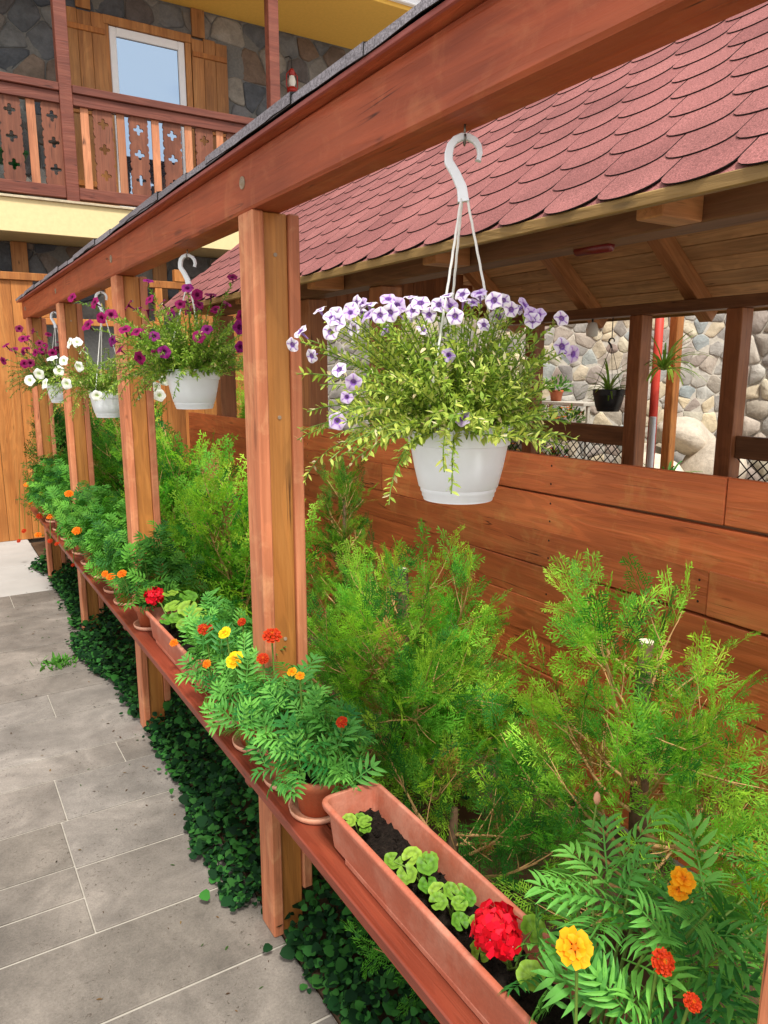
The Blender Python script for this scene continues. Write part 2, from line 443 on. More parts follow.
# the block of two course widths left and right of one cross joint
for y0, y1 in ((2.06, 2.235), (2.235, 2.41)):
    for a, c in ((-3.2, -2.1), (-2.1, -1.2), (-1.2, -.55), (-.55, .278)): slab(a, c, y0, y1)
slab(.278, XR, 2.06, 2.395)
slab(.278, XR, 2.395, 2.695)
for a, c in ((-3.2, -1.6), (-1.6, -.7), (-.7, .278)): slab(a, c, 2.41, 2.695)
row(2.695, 3.015, [-2.2, -1.3, -.5, .30]); row(3.015, 3.212, [-2.4, -1.0, .58]); row(3.212, 3.605, [-2.0, -.9, -.15])
row(3.605, 3.895, [-2.3, -1.3, -.4, .392]); row(3.895, 4.13, [-1.7, -.6]); row(4.13, 4.32, [-2.2, -1.2, -.2]); row(4.32, 4.65, [-1.8, -.8, .05])
row(4.65, 4.95, [-2.4, -1.1, -.35]); row(4.95, 5.25, [-2.1, -.6]); row(5.25, 5.53, [-1.9, -1.0, -.05]); row(5.53, 5.86, [-2.3, -.7, .40])
row(5.86, 6.3, [-1.8, -.3]); row(6.3, 6.75, [-2.2, -.9, .2]); row(6.75, 7.2, [-1.6, -.1]); row(7.2, 7.66, [-2.0, -.7, .3]); row(7.66, 8.2, [-1.5, -.4]); row(8.2, 9.0, [-2, -.6, .1])

# ================================================================== PERGOLA (beam on laminated posts with a flower shelf)
PX0, PX1 = .714, .842
POST_Y = [.285, 1.76, 3.23, 4.70, 6.16]
per = thing('pergola', 'long red-brown timber frame with beam on posts and a low flower shelf', 'pergola', (PX0, 1.76, 0))
beam = timber('beam', (PX0, -.75, 2.0), (.802, 6.40, 2.124), 'wood_beam', per, .006)
for i, y in enumerate(POST_Y):
    base_z = 0.001
    core = timber('post', (.746, y + .014, base_z), (.812, y + .082, 1.999), 'wood_post_core', per, .003)
    timber('board', (PX0, y, base_z), (.7455, y + .092, 1.999), 'wood_post', core, .004)
    timber('board', (.8125, y + .004, .12), (PX1, y + .09, 1.999), 'wood_post', core, .004)
    for zz in (.9, 1.5, 1.9):
        s_ = MB(); s_.lathe([(0.0001, 0), (.005, 0), (.005, .003), (.0001, .003)], 10)
        add('screw', s_.mesh(), 'bolt', core, Matrix.Translation((.778, y + .0145, zz)) @ Matrix.Rotation(R(90), 4, 'X'))
    # bolt head with a plug hole in the beam's face above each post
    s_ = MB(); s_.lathe([(.0001, .004), (.006, .004), (.007, .001), (.011, .001), (.0125, .003), (.0145, .003), (.015, 0)], 18)
    add('bolt', s_.mesh(smooth=True), 'bolt', beam, Matrix.Translation((PX0 - .0005, y + .05, 2.066)) @ Matrix.Rotation(R(-90), 4, 'Y'))
# little shingled cap over the beam: drip strip and overlapping shingles along it
cap = timber('cap_board', (.690, -.78, 2.1245), (.826, 6.43, 2.132), 'wood_beam', per, .001)
timber('drip_strip', (.6815, -.78, 2.1225), (.6895, 6.43, 2.1315), 'drip_edge', cap, .001)
def cap_piece(y0, y1, layer):
    """shingle strip bent over the cap: folded-down edge on both sides, wavy lower rim"""
    b = MB(); n = 13; rows_ = []
    for j in range(n):
        t = j / (n - 1); yy = y0 + t * (y1 - y0); up_ = .003 * (1 - t) + layer * .0045
        wv = rng.uniform(-.0022, .0022) + .002 * math.sin(yy * 9 + layer * 2)
        lo = 2.1340 + wv + (0 if layer else -.0015)
        xo = .0035 * layer + .002 * (1 - t)
        rows_.append([(.6765 - xo, yy, lo), (.6775 - xo, yy, 2.148 + up_), (.70, yy, 2.154 + up_), (.758, yy, 2.160 + up_), (.816, yy, 2.154 + up_), (.8385 + xo, yy, 2.148 + up_), (.8395 + xo, yy, lo)])
    th = .0032; k = len(rows_[0])
    idx = [b.pts(r_) for r_ in rows_]
    jdx = [b.pts([(p[0] + (th if q == 0 or q == 1 else -th if q >= k - 2 else 0), p[1], p[2] - (0 if q in (0, k - 1) else th)) for q, p in enumerate(r_)]) for r_ in rows_]
    for a_, c_ in zip(idx, idx[1:]):
        for q in range(k - 1): b.cur = 0; b.face(a_ + q, a_ + q + 1, c_ + q + 1, c_ + q)
    b.cur = 1
    for a_, c_ in zip(jdx, jdx[1:]):
        for q in range(k - 1): b.face(a_ + q + 1, a_ + q, c_ + q, c_ + q + 1)
    for t in range(n - 1):
        for e in (0, k - 1): b.face(idx[t] + e, jdx[t] + e, jdx[t + 1] + e, idx[t + 1] + e)
    for r_, q_ in ((idx[0], jdx[0]), (idx[-1], jdx[-1])):
        for q in range(k - 1): b.face(r_ + q, r_ + q + 1, q_ + q + 1, q_ + q)
    add('shingle', b.mesh(), ['shingle_grey', 'bitumen'], cap)
y = -.78
while y < 6.40:
    cap_piece(y, min(y + 1.0, 6.435), 0); y += .97
y = -.5
while y < 6.2:
    cap_piece(y, y + .52, 1); y += .97
# shelf: one plank in front of the posts, short planks between them, on brackets
SH_T, SH_B = .568, .540
shelf = timber('shelf', (.636, -.30, SH_B), (.7125, 6.30, SH_T), 'wood_shelf', per, .003)
for a, c in zip(POST_Y, POST_Y[1:]):
    timber('plank', (.7155, a + .096, SH_B + .001), (.842, c - .004, SH_T - .001), 'wood_shelf', shelf, .003)
timber('plank', (.7155, -.30, SH_B + .001), (.842, POST_Y[0] - .004, SH_T - .001), 'wood_shelf', shelf, .003)
for y in POST_Y:
    timber('bracket', (.66, y + .012, SH_B - .05), (.7135, y + .05, SH_B - .0005), 'wood_shelf', shelf, .003)

# ================================================================== PLANK WALL
XW = 1.90
wall = thing('plank_wall', 'low red-brown wall of horizontal planks behind the evergreens', 'wall', (XW, 3, 0))
ROW_H = .1378; TOP = 1.322
tilt = lambda y: -.011 * max(0, y - 1.5)
def wplank(i, y0, y1):
    z1 = TOP - i * ROW_H; z0 = z1 - ROW_H + .0018
    m = MB(); dx = rng.uniform(-.0035, .0035); g = .0012
    ps = [(XW + dx, y0 + g, z0 + tilt(y0)), (XW + .028, y0 + g, z0 + tilt(y0)), (XW + .028, y1 - g, z0 + tilt(y1)), (XW + dx, y1 - g, z0 + tilt(y1)),
          (XW + dx, y0 + g, z1 + tilt(y0)), (XW + .028, y0 + g, z1 + tilt(y0)), (XW + .028, y1 - g, z1 + tilt(y1)), (XW + dx, y1 - g, z1 + tilt(y1))]
    c = Vector((XW, (y0 + y1) / 2, (z0 + z1) / 2)); k = m.pts([Vector(p) - c for p in ps])
    for q in ((3, 2, 1, 0), (4, 5, 6, 7), (0, 1, 5, 4), (1, 2, 6, 5), (2, 3, 7, 6), (3, 0, 4, 7)): m.face(*[k + e for e in q])
    o = add('plank', m.mesh(bevel=.0025), 'wood_plank', wall, Matrix.Translation(c))
    s_ = MB()
    for ys in (1.93, 3.93, 5.6, .1, y0 + .03, y1 - .03):
        if y0 < ys < y1 and not (ys in (y0 + .03, y1 - .03) and rng.random() < .4):
            for zz in (z0 + .035, z1 - .035):
                s_.lathe([(.0001, 0), (.0042, 0)], 8)
                for q in range(16):
                    p = Vector(s_.v[-16 + q]); s_.v[-16 + q] = tuple(Vector((XW + dx - .0006, ys + p.x + rng.uniform(0, .0), zz + tilt(ys) + p.y)) - c)
    if s_.v: tag(add('screw_hole', s_.mesh(), 'screw_dark', o, Matrix.Translation(c)), kind='stuff')
b = MB(); b.box((XW + .030, -1.2, .10), (XW + .045, 6.2, 1.20)); add('backing', b.mesh(), 'wood_gazebo_y', wall)
for i in range(9):
    js = {0: [1.245], 1: [3.1], 2: [1.275], 3: [2.6], 4: [1.30], 5: [1.9], 6: [1.25], 7: [2.9], 8: [1.3]}[i]
    js = js + ([4.6] if i % 2 == 0 else [5.2])
    ys = [-1.2] + js + [6.22]
    for a, c in zip(ys, ys[1:]): wplank(i, a, c)

# ================================================================== GAZEBO
gz = thing('gazebo', 'open timber gazebo with red scalloped shingle roof behind the plank wall', 'gazebo', (3.3, 3, 0))
AL = R(39); XE, ZE = 1.59, 2.063; XRID = 3.30; YE0, YE1 = -.9, 5.93
tA = math.tan(AL); ZR = ZE + (XRID - XE) * tA
# deck boards of both slopes (their undersides are the ceiling), .125 m wide, running along the eave
bw = .128; SL = (XRID - XE) / math.cos(AL)
def slope_m(side):
    # local x along the slope upward, y along world Y, z outward normal; origin at eave line
    ca, sa = math.cos(AL), math.sin(AL)
    if side > 0: return Matrix(((ca, 0, -sa, XE), (0, 1, 0, 0), (sa, 0, ca, ZE), (0, 0, 0, 1)))
    return Matrix(((-ca, 0, sa, 2 * XRID - XE), (0, 1, 0, 0), (sa, 0, ca, ZE), (0, 0, 0, 1)))
roof_base = {}
for side in (1, -1):
    b = MB(); b.box((.0, YE0, -.010), (SL - .004, YE1, -.006))
    roof_base[side] = add('roof', b.mesh(), 'shingle_red', gz, slope_m(side))
    b = MB(); b.box((.0, YE0 + .01, -.0113), (SL - .01, YE1 - .01, -.0104)); add('underlay', b.mesh(), 'bitumen', roof_base[side], slope_m(side))
    nb = int(SL / bw)
    for i in range(nb + 1):
        u0 = i * bw; u1 = min(u0 + bw - .006, SL - .02)
        if u1 - u0 < .02: continue
        dz = rng.uniform(-.002, .001)
        me = box_mesh(u1 - u0, YE1 - YE0 - .01, .02, .002)
        add('ceiling_board', me, 'wood_ceiling', roof_base[side], slope_m(side) @ Matrix.Translation(((u0 + u1) / 2, (YE0 + YE1) / 2, -.0215 + dz)))
# shingle tabs: rounded lower end, laid in staggered rows
TW, EXP = .2035, .147
def tab_mesh():
    pts = []; hw = TW / 2 - .0022; n = 12
    pts.append((.215, -hw)); pts.append((.215, hw))
    for j in range(n + 1):
        a = math.pi * j / n
        pts.append((.068 - .068 * abs(math.sin(a)) ** .8, hw * math.cos(a)))
    b = MB()
    m = len(pts); tops = []; bots = []
    for (u, v) in pts:
        z = .0035 + .0062 * (1 - u / .215); tops.append((u, v, z)); bots.append((u, v, z - .0034))
    i = b.pts(tops + bots)
    b.face(*[i + q for q in reversed(range(m))]); b.cur = 1
    b.face(*[i + m + q for q in range(m)])
    for q in range(m): b.face(i + q, i + (q + 1) % m, i + m + (q + 1) % m, i + m + q)
    return b
tmb = tab_mesh(); tab = tmb.mesh('shingle_tab')
for k in ('shingle_red', 'bitumen'): tab.materials.append(MATS[k])
nrow = int((SL - .05) / EXP); spots = []
for i in range(nrow + 1):
    y = YE0 + (.1 if i % 2 else 0) + .07 + i * -.012 % .2
    while y < YE1 - .05:
        spots.append((i, y)); y += TW
# nearest 300 to the photographer's side as single pieces, the rest as one mesh
spots.sort(key=lambda q: (q[1] < .55, math.hypot(XE + q[0] * EXP * .77, q[1] - .3)))
rest = MB()
for k, (i, y) in enumerate(spots):
    m = slope_m(1) @ Matrix.Translation((-.018 + i * EXP + rng.uniform(-.002, .002), y + rng.uniform(-.0015, .0015), -.004)) @ Matrix.Rotation(rng.uniform(-.008, .008), 4, 'Z')
    if k < 300: add('shingle', tab, None, roof_base[1], m)
    else:
        o = rest.pts([m @ Vector(p) for p in tmb.v])
        for f, mi in zip(tmb.f, tmb.mi): rest.cur = mi; rest.face(*[o + q for q in f])
me = rest.mesh('shingles_far')
tag(add('shingle_field', me, ['shingle_red', 'bitumen'], roof_base[1]), kind='stuff')
b = MB()
for i in range(nrow + 1):
    b.box((i * EXP, YE0, 0), (i * EXP + .155, YE1, .006))
tag(add('shingle_field', b.mesh(), 'shingle_red', roof_base[-1], slope_m(-1)), kind='stuff')
timber('ridge_cap', (XRID - .09, YE0, ZR - .035), (XRID + .09, YE1, ZR + .02), 'shingle_red', roof_base[1], .02)
# eave boards, plates, rafters, posts
for side in (1, -1):
    sg = lambda x: x if side > 0 else 2 * XRID - x
    xs = sorted((sg(1.583), sg(1.607)))
    timber('fascia', (xs[0], YE0, 2.022), (xs[1], YE1, 2.056), 'wood_fascia', gz)
    xs = sorted((sg(1.885), sg(2.015)))
    timber('plate_beam', (xs[0], YE0 + .2, 2.022), (xs[1], 5.62, 2.135 if side > 0 else 2.10), 'wood_gazebo_y', gz, .005)
    for y in (.40, 1.42, 2.45, 3.48, 4.50, 5.50):
        pA = slope_m(side) @ Vector((.42 if side > 0 else .03, y, -.095)); pB = slope_m(side) @ Vector((SL - .05, y, -.095))
        bar('rafter', pA, pB, .105, .125, 'wood_rafter', gz, axis='X')
for y in (.40, 1.42, 2.45, 3.48, 4.50, 5.50):
    timber('rafter_tail', (1.715, y - .045, 2.022), (1.884, y + .045, 2.105), 'wood_rafter', gz, .004)
XF = 2 * XRID - 1.95
for x, ys in ((1.995, (-.55, 3.22, 4.02, 5.55)), (XF, (-.55, 1.2, 3.06, 3.86, 5.0))):
    for y in ys: timber('post', (x - .06, y - .06, -.04), (x + .06, y + .06, 2.021), 'wood_gazebo', gz, .005)
timber('ridge_beam', (XRID - .05, YE0 + .1, ZR - .22), (XRID + .05, 5.7, ZR - .105), 'wood_gazebo_y', gz, .004)
# boarded gable at the far end
for i in range(24):
    x0 = 2.02 + i * .1105; x1 = x0 + .108; xm = min(x0 - XE, 2 * XRID - XE - x1)
    h = ZE + min(x0 - XE, (2 * XRID - XE) - x1) * tA - .13
    if h > 2.2: timber('gable_board', (x0, 5.64, 2.10), (x1, 5.66, h), 'wood_gazebo', gz, .002)
# railing with diamond lattice on the far side
rail_spans = [(-.5, 1.14), (1.265, 2.995), (3.925, 4.935), (5.065, 5.6)]
for y0, y1 in rail_spans:
    r_ = timber('railing', (XF - .02, y0, 1.035), (XF + .03, y1, 1.185), 'wood_gazebo_y', gz, .003)
    timber('bottom_rail', (XF - .02, y0, .80), (XF + .03, y1, .885), 'wood_gazebo_y', r_, .003)
    b = MB(); h = .150; st = .075
    n = int((y1 - y0) / st) + 2
    for i in range(-2, n):
        for sgn in (1, -1):
            ya = y0 + i * st; yb = ya + sgn * h
            if min(ya, yb) < y0 or max(ya, yb) > y1: continue
            b.tube([(XF + .005 + sgn * .003, ya, .885), (XF + .005 + sgn * .003, yb, 1.035)], .0048, 4, False)
    tag(add('lattice', b.mesh(), 'black_plastic', r_), kind='stuff')
    for q in range(int((y1 - y0) / .14)):
        timber('board', (XF - .005, y0 + q * .14 + .004, .02), (XF + .015, y0 + q * .14 + .136, .798), 'wood_gazebo', r_, .002)
# ceiling fixture: dark red tube under the roof
b = MB(); b.tube([at_x(577, 251, 1.95), at_x(611, 246, 1.95)], .018, 10)
heater = thing('ceiling_lamp', 'dark red tube lamp fixed under the near eave beam of the gazebo', 'lamp', (1.95, 1.85, 2.0))
add('housing', b.mesh(smooth=True), 'maroon', heater)
b = MB(); q = at_x(594, 249, 1.95); b.box((q.x - .01, q.y - .01, q.z + .012), (q.x + .01, q.y + .01, 2.0215)); add('bracket', b.mesh(), 'maroon', heater)

# ================================================================== STONE CELLS
def voronoi(w_, h_, size, r, asp=1.25, jitter=.42):
    seeds = []; rowsn = max(1, round(h_ / size)); colsn = max(1, round(w_ / (size * asp)))
    for i in range(-1, rowsn + 1):
        for j in range(-1, colsn + 1):
            seeds.append(((j + .5 + (.5 if i % 2 else 0) + r.uniform(-jitter, jitter)) * w_ / colsn, (i + .5 + r.uniform(-jitter, jitter)) * h_ / rowsn))
    cells = []
    for a, (sx, sy) in enumerate(seeds):
        poly = [(0, 0), (w_, 0), (w_, h_), (0, h_)]
        for bb, (tx, ty) in enumerate(seeds):
            if bb == a: continue
            if abs(tx - sx) > size * 5 or abs(ty - sy) > size * 5: continue
            nx, ny = tx - sx, ty - sy; mxx, myy = (tx + sx) / 2, (ty + sy) / 2
            new = []
            for i in range(len(poly)):
                p, q = poly[i], poly[(i + 1) % len(poly)]
                dp = (p[0] - mxx) * nx + (p[1] - myy) * ny; dq = (q[0] - mxx) * nx + (q[1] - myy) * ny
                if dp <= 0: new.append(p)
                if dp * dq < 0:
                    t = dp / (dp - dq); new.append((p[0] + (q[0] - p[0]) * t, p[1] + (q[1] - p[1]) * t))
            poly = new
            if len(poly) < 3: break
        if len(poly) >= 3: cells.append(poly)
    return cells
def stone_mesh(poly, gap, depth, r, rough=1.0):
    cx_ = sum(p[0] for p in poly) / len(poly); cy_ = sum(p[1] for p in poly) / len(poly)
    # refine and round the outline
    pts = []
    n = len(poly)
    for i in range(n):
        a, c = poly[i], poly[(i + 1) % n]; L = math.hypot(a[0] - c[0], a[1] - c[1])
        for t in ((.10, .5, .90) if L > gap * 6 else (.5,)):
            pts.append((a[0] + (c[0] - a[0]) * t, a[1] + (c[1] - a[1]) * t))
    rad = sum(math.hypot(p[0] - cx_, p[1] - cy_) for p in pts) / len(pts)
    if rad < gap * 2.2: return None
    k = 1 - gap / rad
    ring = [((p[0] - cx_) * k * (1 + r.uniform(-.035, .035) * rough), (p[1] - cy_) * k * (1 + r.uniform(-.035, .035) * rough)) for p in pts]
    b = MB(); m = len(ring); tx, ty = r.uniform(-.12, .12), r.uniform(-.12, .12)
    a0 = b.pts([(x, y, -.03) for x, y in ring]); a1 = b.pts([(x, y, depth * .55 + (x * tx + y * ty) * .5) for x, y in ring])
    a2 = b.pts([(x * .90, y * .90, depth * (1 + r.uniform(-.12, .12)) + x * tx + y * ty) for x, y in ring])
    c0 = b.pts([(0, 0, depth * 1.03)])
    for q in range(m):
        e = (q + 1) % m
        b.face(a0 + q, a0 + e, a1 + e, a1 + q); b.face(a1 + q, a1 + e, a2 + e, a2 + q); b.face(a2 + q, a2 + e, c0)
    return b.mesh('stone', smooth=True), cx_, cy_
def stone_face(parent, origin, ux, uz, w_, h_, size, gap, depth, mat, seed, skip=None, asp=1.25, jitter=.42, focus=None):
    """stones on a plane: ux along the wall, uz up; outward = ux x uz"""
    r = random.Random(seed); ux = Vector(ux).normalized(); uz = Vector(uz); nn = ux.cross(uz)
    M3 = Matrix((ux, uz, nn)).transposed().to_4x4(); cnt = 0
    cells = voronoi(w_, h_, size, r, asp, jitter); rest = MB()
    if focus: cells.sort(key=lambda q_: math.hypot((q_[0][0] - focus[0]) * .55, q_[0][1] - focus[1]))
    for poly in cells:
        t = stone_mesh(poly, gap, depth * r.uniform(.7, 1.3), r)
        if not t: continue
        me, cx_, cy_ = t
        if skip and skip(cx_, cy_): continue
        M = Matrix.Translation(Vector(origin) + ux * cx_ + uz * cy_) @ M3
        if cnt < 300: add('stone', me, mat, parent, M)
        else:
            o = rest.pts([M @ v_.co for v_ in me.vertices])
            for f in me.polygons: rest.face(*[o + k for k in f.vertices])
        cnt += 1
    if rest.v: tag(add('stone_field', rest.mesh(smooth=True), mat, parent), kind='stuff')
    return cnt

# ================================================================== HOUSE
YB, YH = 8.0, 9.2
house = thing('house', 'stone house with carved wooden balcony and cream slab above the yard', 'house', (2, 9.3, 0))
b = MB(); b.box((-4, YH, -.05), (9, YH + 4, 6.2)); hw = add('wall', b.mesh(), 'house_mortar', house)
FL = 3.19
stone_face(hw, (-.3, YH, FL), (1, 0, 0), (0, 0, 1), 6.0, 2.5, .27, .007, .012, 'stone_house', 3, lambda x, z: 1.75 < x - .3 < 3.42 and z < 2.1)
# lower storey stone, nearer, under the slab
b = MB(); b.box((-3.8, 8.62, -.05), (4.3, YH - .001, 2.885)); lw = add('wall', b.mesh(), 'house_mortar', house)
stone_face(lw, (-.5, 8.62, 2.1), (1, 0, 0), (0, 0, 1), 4.7, .79, .26, .007, .012, 'stone_house', 4, None)
for x in (.90, 2.30, 3.6):
    timber('stud', (x, 8.56, 2.3), (x + .15, 8.595, 2.884), 'wood_shutter', house, .003)
# slab and soffit
timber('balcony_slab', (-3.8, YB, 2.89), (6.0, YH - .002, FL), 'stucco', house, .004)
timber('slab_tile_edge', (-3.8, YB - .025, FL + .001), (6.0, YH - .003, FL + .022), 'stone_garden', house, .002)
timber('soffit', (-4, 7.93, 5.70), (9.2, YH - .002, 5.84), 'stucco_yellow', house, .004)
timber('gutter', (-4, 7.86, 5.74), (9.2, 7.928, 5.84), 'pvc_white', house, .01)
b = MB(); b.prism([(7.8, 5.845), (13.3, 5.845), (10.5, 8.2)], -4, 9.2, Matrix(((0, 0, 1, 0), (1, 0, 0, 0), (0, 1, 0, 0), (0, 0, 0, 1)))); add('roof', b.mesh(), 'shingle_red', house)
# balcony posts and railing
for x in (1.375, 3.515, -.9, 5.6):
    timber('balcony_post', (x, YB + .02, FL + .023), (x + .115, YB + .135, 5.699), 'wood_rail', house, .004)
def spans(x0, x1):
    ra = timber('railing', (x0, YB + .03, 4.085), (x1, YB + .12, 4.185), 'wood_rail', house, .004)
    timber('handrail', (x0, YB + .005, 4.187), (x1, YB + .145, 4.258), 'wood_rail', ra, .006)
    timber('bottom_rail', (x0, YB + .03, 3.245), (x1, YB + .12, 3.352), 'wood_rail', ra, .004)
    return ra
# carved board with cross cut-outs: outline minus holes from a filled 2-D curve
def cut_board(wd, ht):
    cu = bpy.data.curves.new('carved_board', 'CURVE'); cu.dimensions = '2D'; cu.fill_mode = 'BOTH'; cu.extrude = .011
    def poly(ps):
        sp = cu.splines.new('POLY'); sp.points.add(len(ps) - 1); sp.use_cyclic_u = True
        for q, (x, y) in zip(sp.points, ps): q.co = (x, y, 0, 1)
    right = []; nn = 42
    def edge(t):
        # shallow scallops with notches between the crosses
        ph = (t * 3) % 1.0
        d = abs(ph - .5) * 2
        return wd / 2 - (.014 if d > .86 else .0) - (.010 if .40 < d < .55 else 0) - .003 * math.cos(2 * math.pi * ph * 2)
    L = [(edge(i / nn), -ht / 2 + ht * i / nn) for i in range(nn + 1)]
    poly(L + [(-x, y) for x, y in reversed(L)])
    for cyy in (-ht * .30, 0.02, ht * .34):
        ps = []
        for kq in range(4):
            a0 = kq * math.pi / 2
            for j in range(7):
                a = -2.2 + 4.4 * j / 6; px_, py_ = .034 + .017 * math.cos(a), .017 * math.sin(a)
                ps.append((px_ * math.cos(a0) - py_ * math.sin(a0), cyy + px_ * math.sin(a0) + py_ * math.cos(a0)))
        poly(ps)
    o = bpy.data.objects.new('tmp', cu); col.objects.link(o)
    dg = bpy.context.evaluated_depsgraph_get(); me = bpy.data.meshes.new_from_object(o.evaluated_get(dg))
    bpy.data.objects.remove(o); me.materials.clear(); return me
carved = cut_board(.185, .735); carved.materials.append(MATS['wood_cutout'])
slat = box_mesh(.075, .022, .735, .002); slat.materials.append(MATS['wood_slat'])
up90 = Matrix.Rotation(R(90), 4, 'X')
for x0, x1 in ((-.785, 1.373), (1.492, 3.513), (3.632, 5.598)):
    ra = spans(x0, x1); n = round((x1 - x0) / .335); st = (x1 - x0) / n
    for i in range(n):
        add('carved_board', carved, None, ra, Matrix.Translation((x0 + (i + .80) * st, YB + .07, 3.7185)) @ up90)
        add('slat', slat, None, ra, Matrix.Translation((x0 + (i + .30) * st, YB + .07, 3.7185)))
# balcony door with shutters
dx0, dx1, dz0, dz1 = 2.12, 2.95, FL + .023, 5.295
dr = timber('door', (dx0, YH - .03, dz0), (dx1, YH - .002, dz1), 'pvc_white', house, .004)
for a, c in (((dx0, dz0), (dx0 + .075, dz1)), ((dx1 - .075, dz0), (dx1, dz1)), ((dx0 + .0755, dz1 - .09), (dx1 - .0755, dz1)), ((dx0 + .0755, dz0), (dx1 - .0755, dz0 + .25))):
    timber('frame', (a[0], YH - .07, a[1]), (c[0], YH - .031, c[1]), 'pvc_white', dr, .006)
timber('pane', (dx0 + .078, YH - .045, dz0 + .253), (dx1 - .078, YH - .032, dz1 - .093), 'pane', dr, .001)
timber('door_lintel', (2.06, YH - .09, 5.30), (3.03, YH - .0, 5.39), 'wood_shutter', house, .004)
timber('door_jamb', (2.055, YH - .085, FL + .023), (2.115, YH, 5.298), 'wood_shutter', house, .004)
timber('door_jamb', (2.955, YH - .085, FL + .023), (3.02, YH, 5.298), 'wood_shutter', house, .004)
for x0, ztop in ((1.655, 5.40), (3.03, 5.385)):
    sh = timber('shutter', (x0 + .03, YH - .050, FL + .12), (x0 + .39, YH - .045, ztop - .1), 'wood_shutter', house, .001)
    for i in range(3):
        timber('board', (x0 + i * .142, YH - .085, FL + .1), (x0 + i * .142 + .139, YH - .0505, ztop - .02 + rng.uniform(-.015, .015)), 'wood_shutter', sh, .003)
    for z in (FL + .42, 4.35, ztop - .22):
        timber('cross_batten', (x0 + .01, YH - .105, z), (x0 + .415, YH - .0855, z + .055), 'wood_screen', sh, .003)
timber('stud', (1.80, YH - .04, 5.42), (1.95, YH - .0, 5.695), 'wood_shutter', house, .003)
timber('stud', (3.06, YH - .04, 5.40), (3.21, YH - .0, 5.695), 'wood_shutter', house, .003)
# red lantern on the balcony wall
lt = thing('lantern', 'small red storm lantern hanging on the stone balcony wall', 'lantern', (4.26, 9.08, 4.98))
b = MB(); b.lathe([(.001, 0), (.062, 0), (.066, .03), (.05, .06), (.03, .07), (.03, .075)], 16, (4.26, 9.06, 4.98)); add('tank', b.mesh(smooth=True), 'red_enamel', lt)
b = MB(); b.lathe([(.03, .07), (.046, .11), (.046, .14), (.03, .19)], 16, (4.26, 9.06, 4.98)); add('globe', b.mesh(smooth=True), 'lamp_glass', lt)
b = MB(); b.lathe([(.034, .19), (.04, .20), (.03, .235), (.036, .24), (.02, .27), (.001, .275)], 16, (4.26, 9.06, 4.98)); add('hood', b.mesh(smooth=True), 'red_enamel', lt)
for s_ in (-1, 1):
    b = MB(); b.tube([(4.26 + s_ * .055, 9.06, 5.0), (4.26 + s_ * .075, 9.06, 5.06), (4.26 + s_ * .07, 9.06, 5.18), (4.26 + s_ * .03, 9.06, 5.225)], .007, 6); add('side_tube', b.mesh(smooth=True), 'red_enamel', lt)
b = MB(); b.tube([(4.26, 9.06, 5.25), (4.26, 9.06, 5.36), (4.25, 9.10, 5.40), (4.24, 9.195, 5.42)], .006, 6); add('hook', b.mesh(), 'black_plastic', lt)
# green plastic table on the balcony
gt = thing('balcony_table', 'green plastic table standing on the balcony behind the carved railing', 'table', (.80, 8.65, FL + .022))
timber('table_top', (.45, 8.40, 3.68), (1.12, 8.95, 3.715), 'green_plastic', gt, .01)
for x in (.52, 1.05):
    for yy in (8.45, 8.9): timber('leg', (x - .025, yy - .025, FL + .0225), (x + .025, yy + .025, 3.679), 'green_plastic', gt, .006)
timber('shelf', (.5, 8.43, 3.36), (1.07, 8.92, 3.385), 'green_plastic', gt, .004)

# ================================================================== ORANGE BOARD SCREEN in front of the house
scr = thing('board_screen', 'tall orange-brown screen of vertical boards at the end of the path', 'screen', (1.5, 7.82, 0))
def sboard(x0, x1, z0, z1): timber('board', (x0 + .0015, 7.80 + rng.uniform(0, .005), z0), (x1 - .0015, 7.828, z1), 'wood_screen', scr, .002)
x = -3.2
while x < 4.2:
    wd = rng.choice((.19, .21, .17)); x1 = x + wd
    if x1 < 1.04 or x > 2.16: sboard(x, x1, .002, 2.43)
    else: sboard(x, x1, .002, 1.55)
    x = x1
timber('top_rail', (-3.2, 7.775, 2.432), (4.2, 7.85, 2.50), 'wood_screen', scr, .004)
timber('rail', (1.03, 7.775, 1.552), (2.17, 7.85, 1.62), 'wood_screen', scr, .004)
timber('rail', (1.03, 7.775, 2.04), (2.17, 7.85, 2.10), 'wood_screen', scr, .004)
for x in (1.03, 1.62, 2.10): timber('stud', (x, 7.779, 2.102), (x + .07, 7.846, 2.43), 'wood_screen', scr, .003)
timber('stud', (2.30, 7.77, 2.503), (2.42, 7.85, 2.62), 'wood_screen', scr, .003)

# ================================================================== GARDEN BEYOND THE GAZEBO
def wall_line(p0, p1, h):
    p0 = Vector((p0[0], p0[1], 0)); p1 = Vector((p1[0], p1[1], 0)); d = (p1 - p0); L = d.length; ux = d.normalized(); nn = ux.cross(Vector((0, 0, 1)))
    return p0, ux, nn, L
def slab_wall(p0, ux, nn, L, h, mat, parent, name='wall'):
    b = MB(); M = Matrix((ux, Vector((0, 0, 1)), nn)).transposed().to_4x4(); M = Matrix.Translation(p0) @ M
    b.box((0, -.06, -.35), (L, h, 0), M); return add(name, b.mesh(), mat, parent)
A0, A1 = (3.05, 8.55), (7.05, 4.60)
p0, ux, nn, L = wall_line(A0, A1, 2.85)
gw = thing('stone_wall', 'tall mortared wall of mixed pale field stones behind the gazebo', 'wall', (4.9, 6.85, 0))
mw = slab_wall(p0, ux, nn, L, 2.80, 'mortar', gw, 'mortar_bed')
stone_face(gw, p0, ux, (0, 0, 1), L, 2.8, .145, .0042, .007, 'stone_garden', 11, None, 1.0, .48, (3.6, 1.5))
p0, ux, nn, L = wall_line((7.05, 4.60), (8.2, 2.0), 2.6)
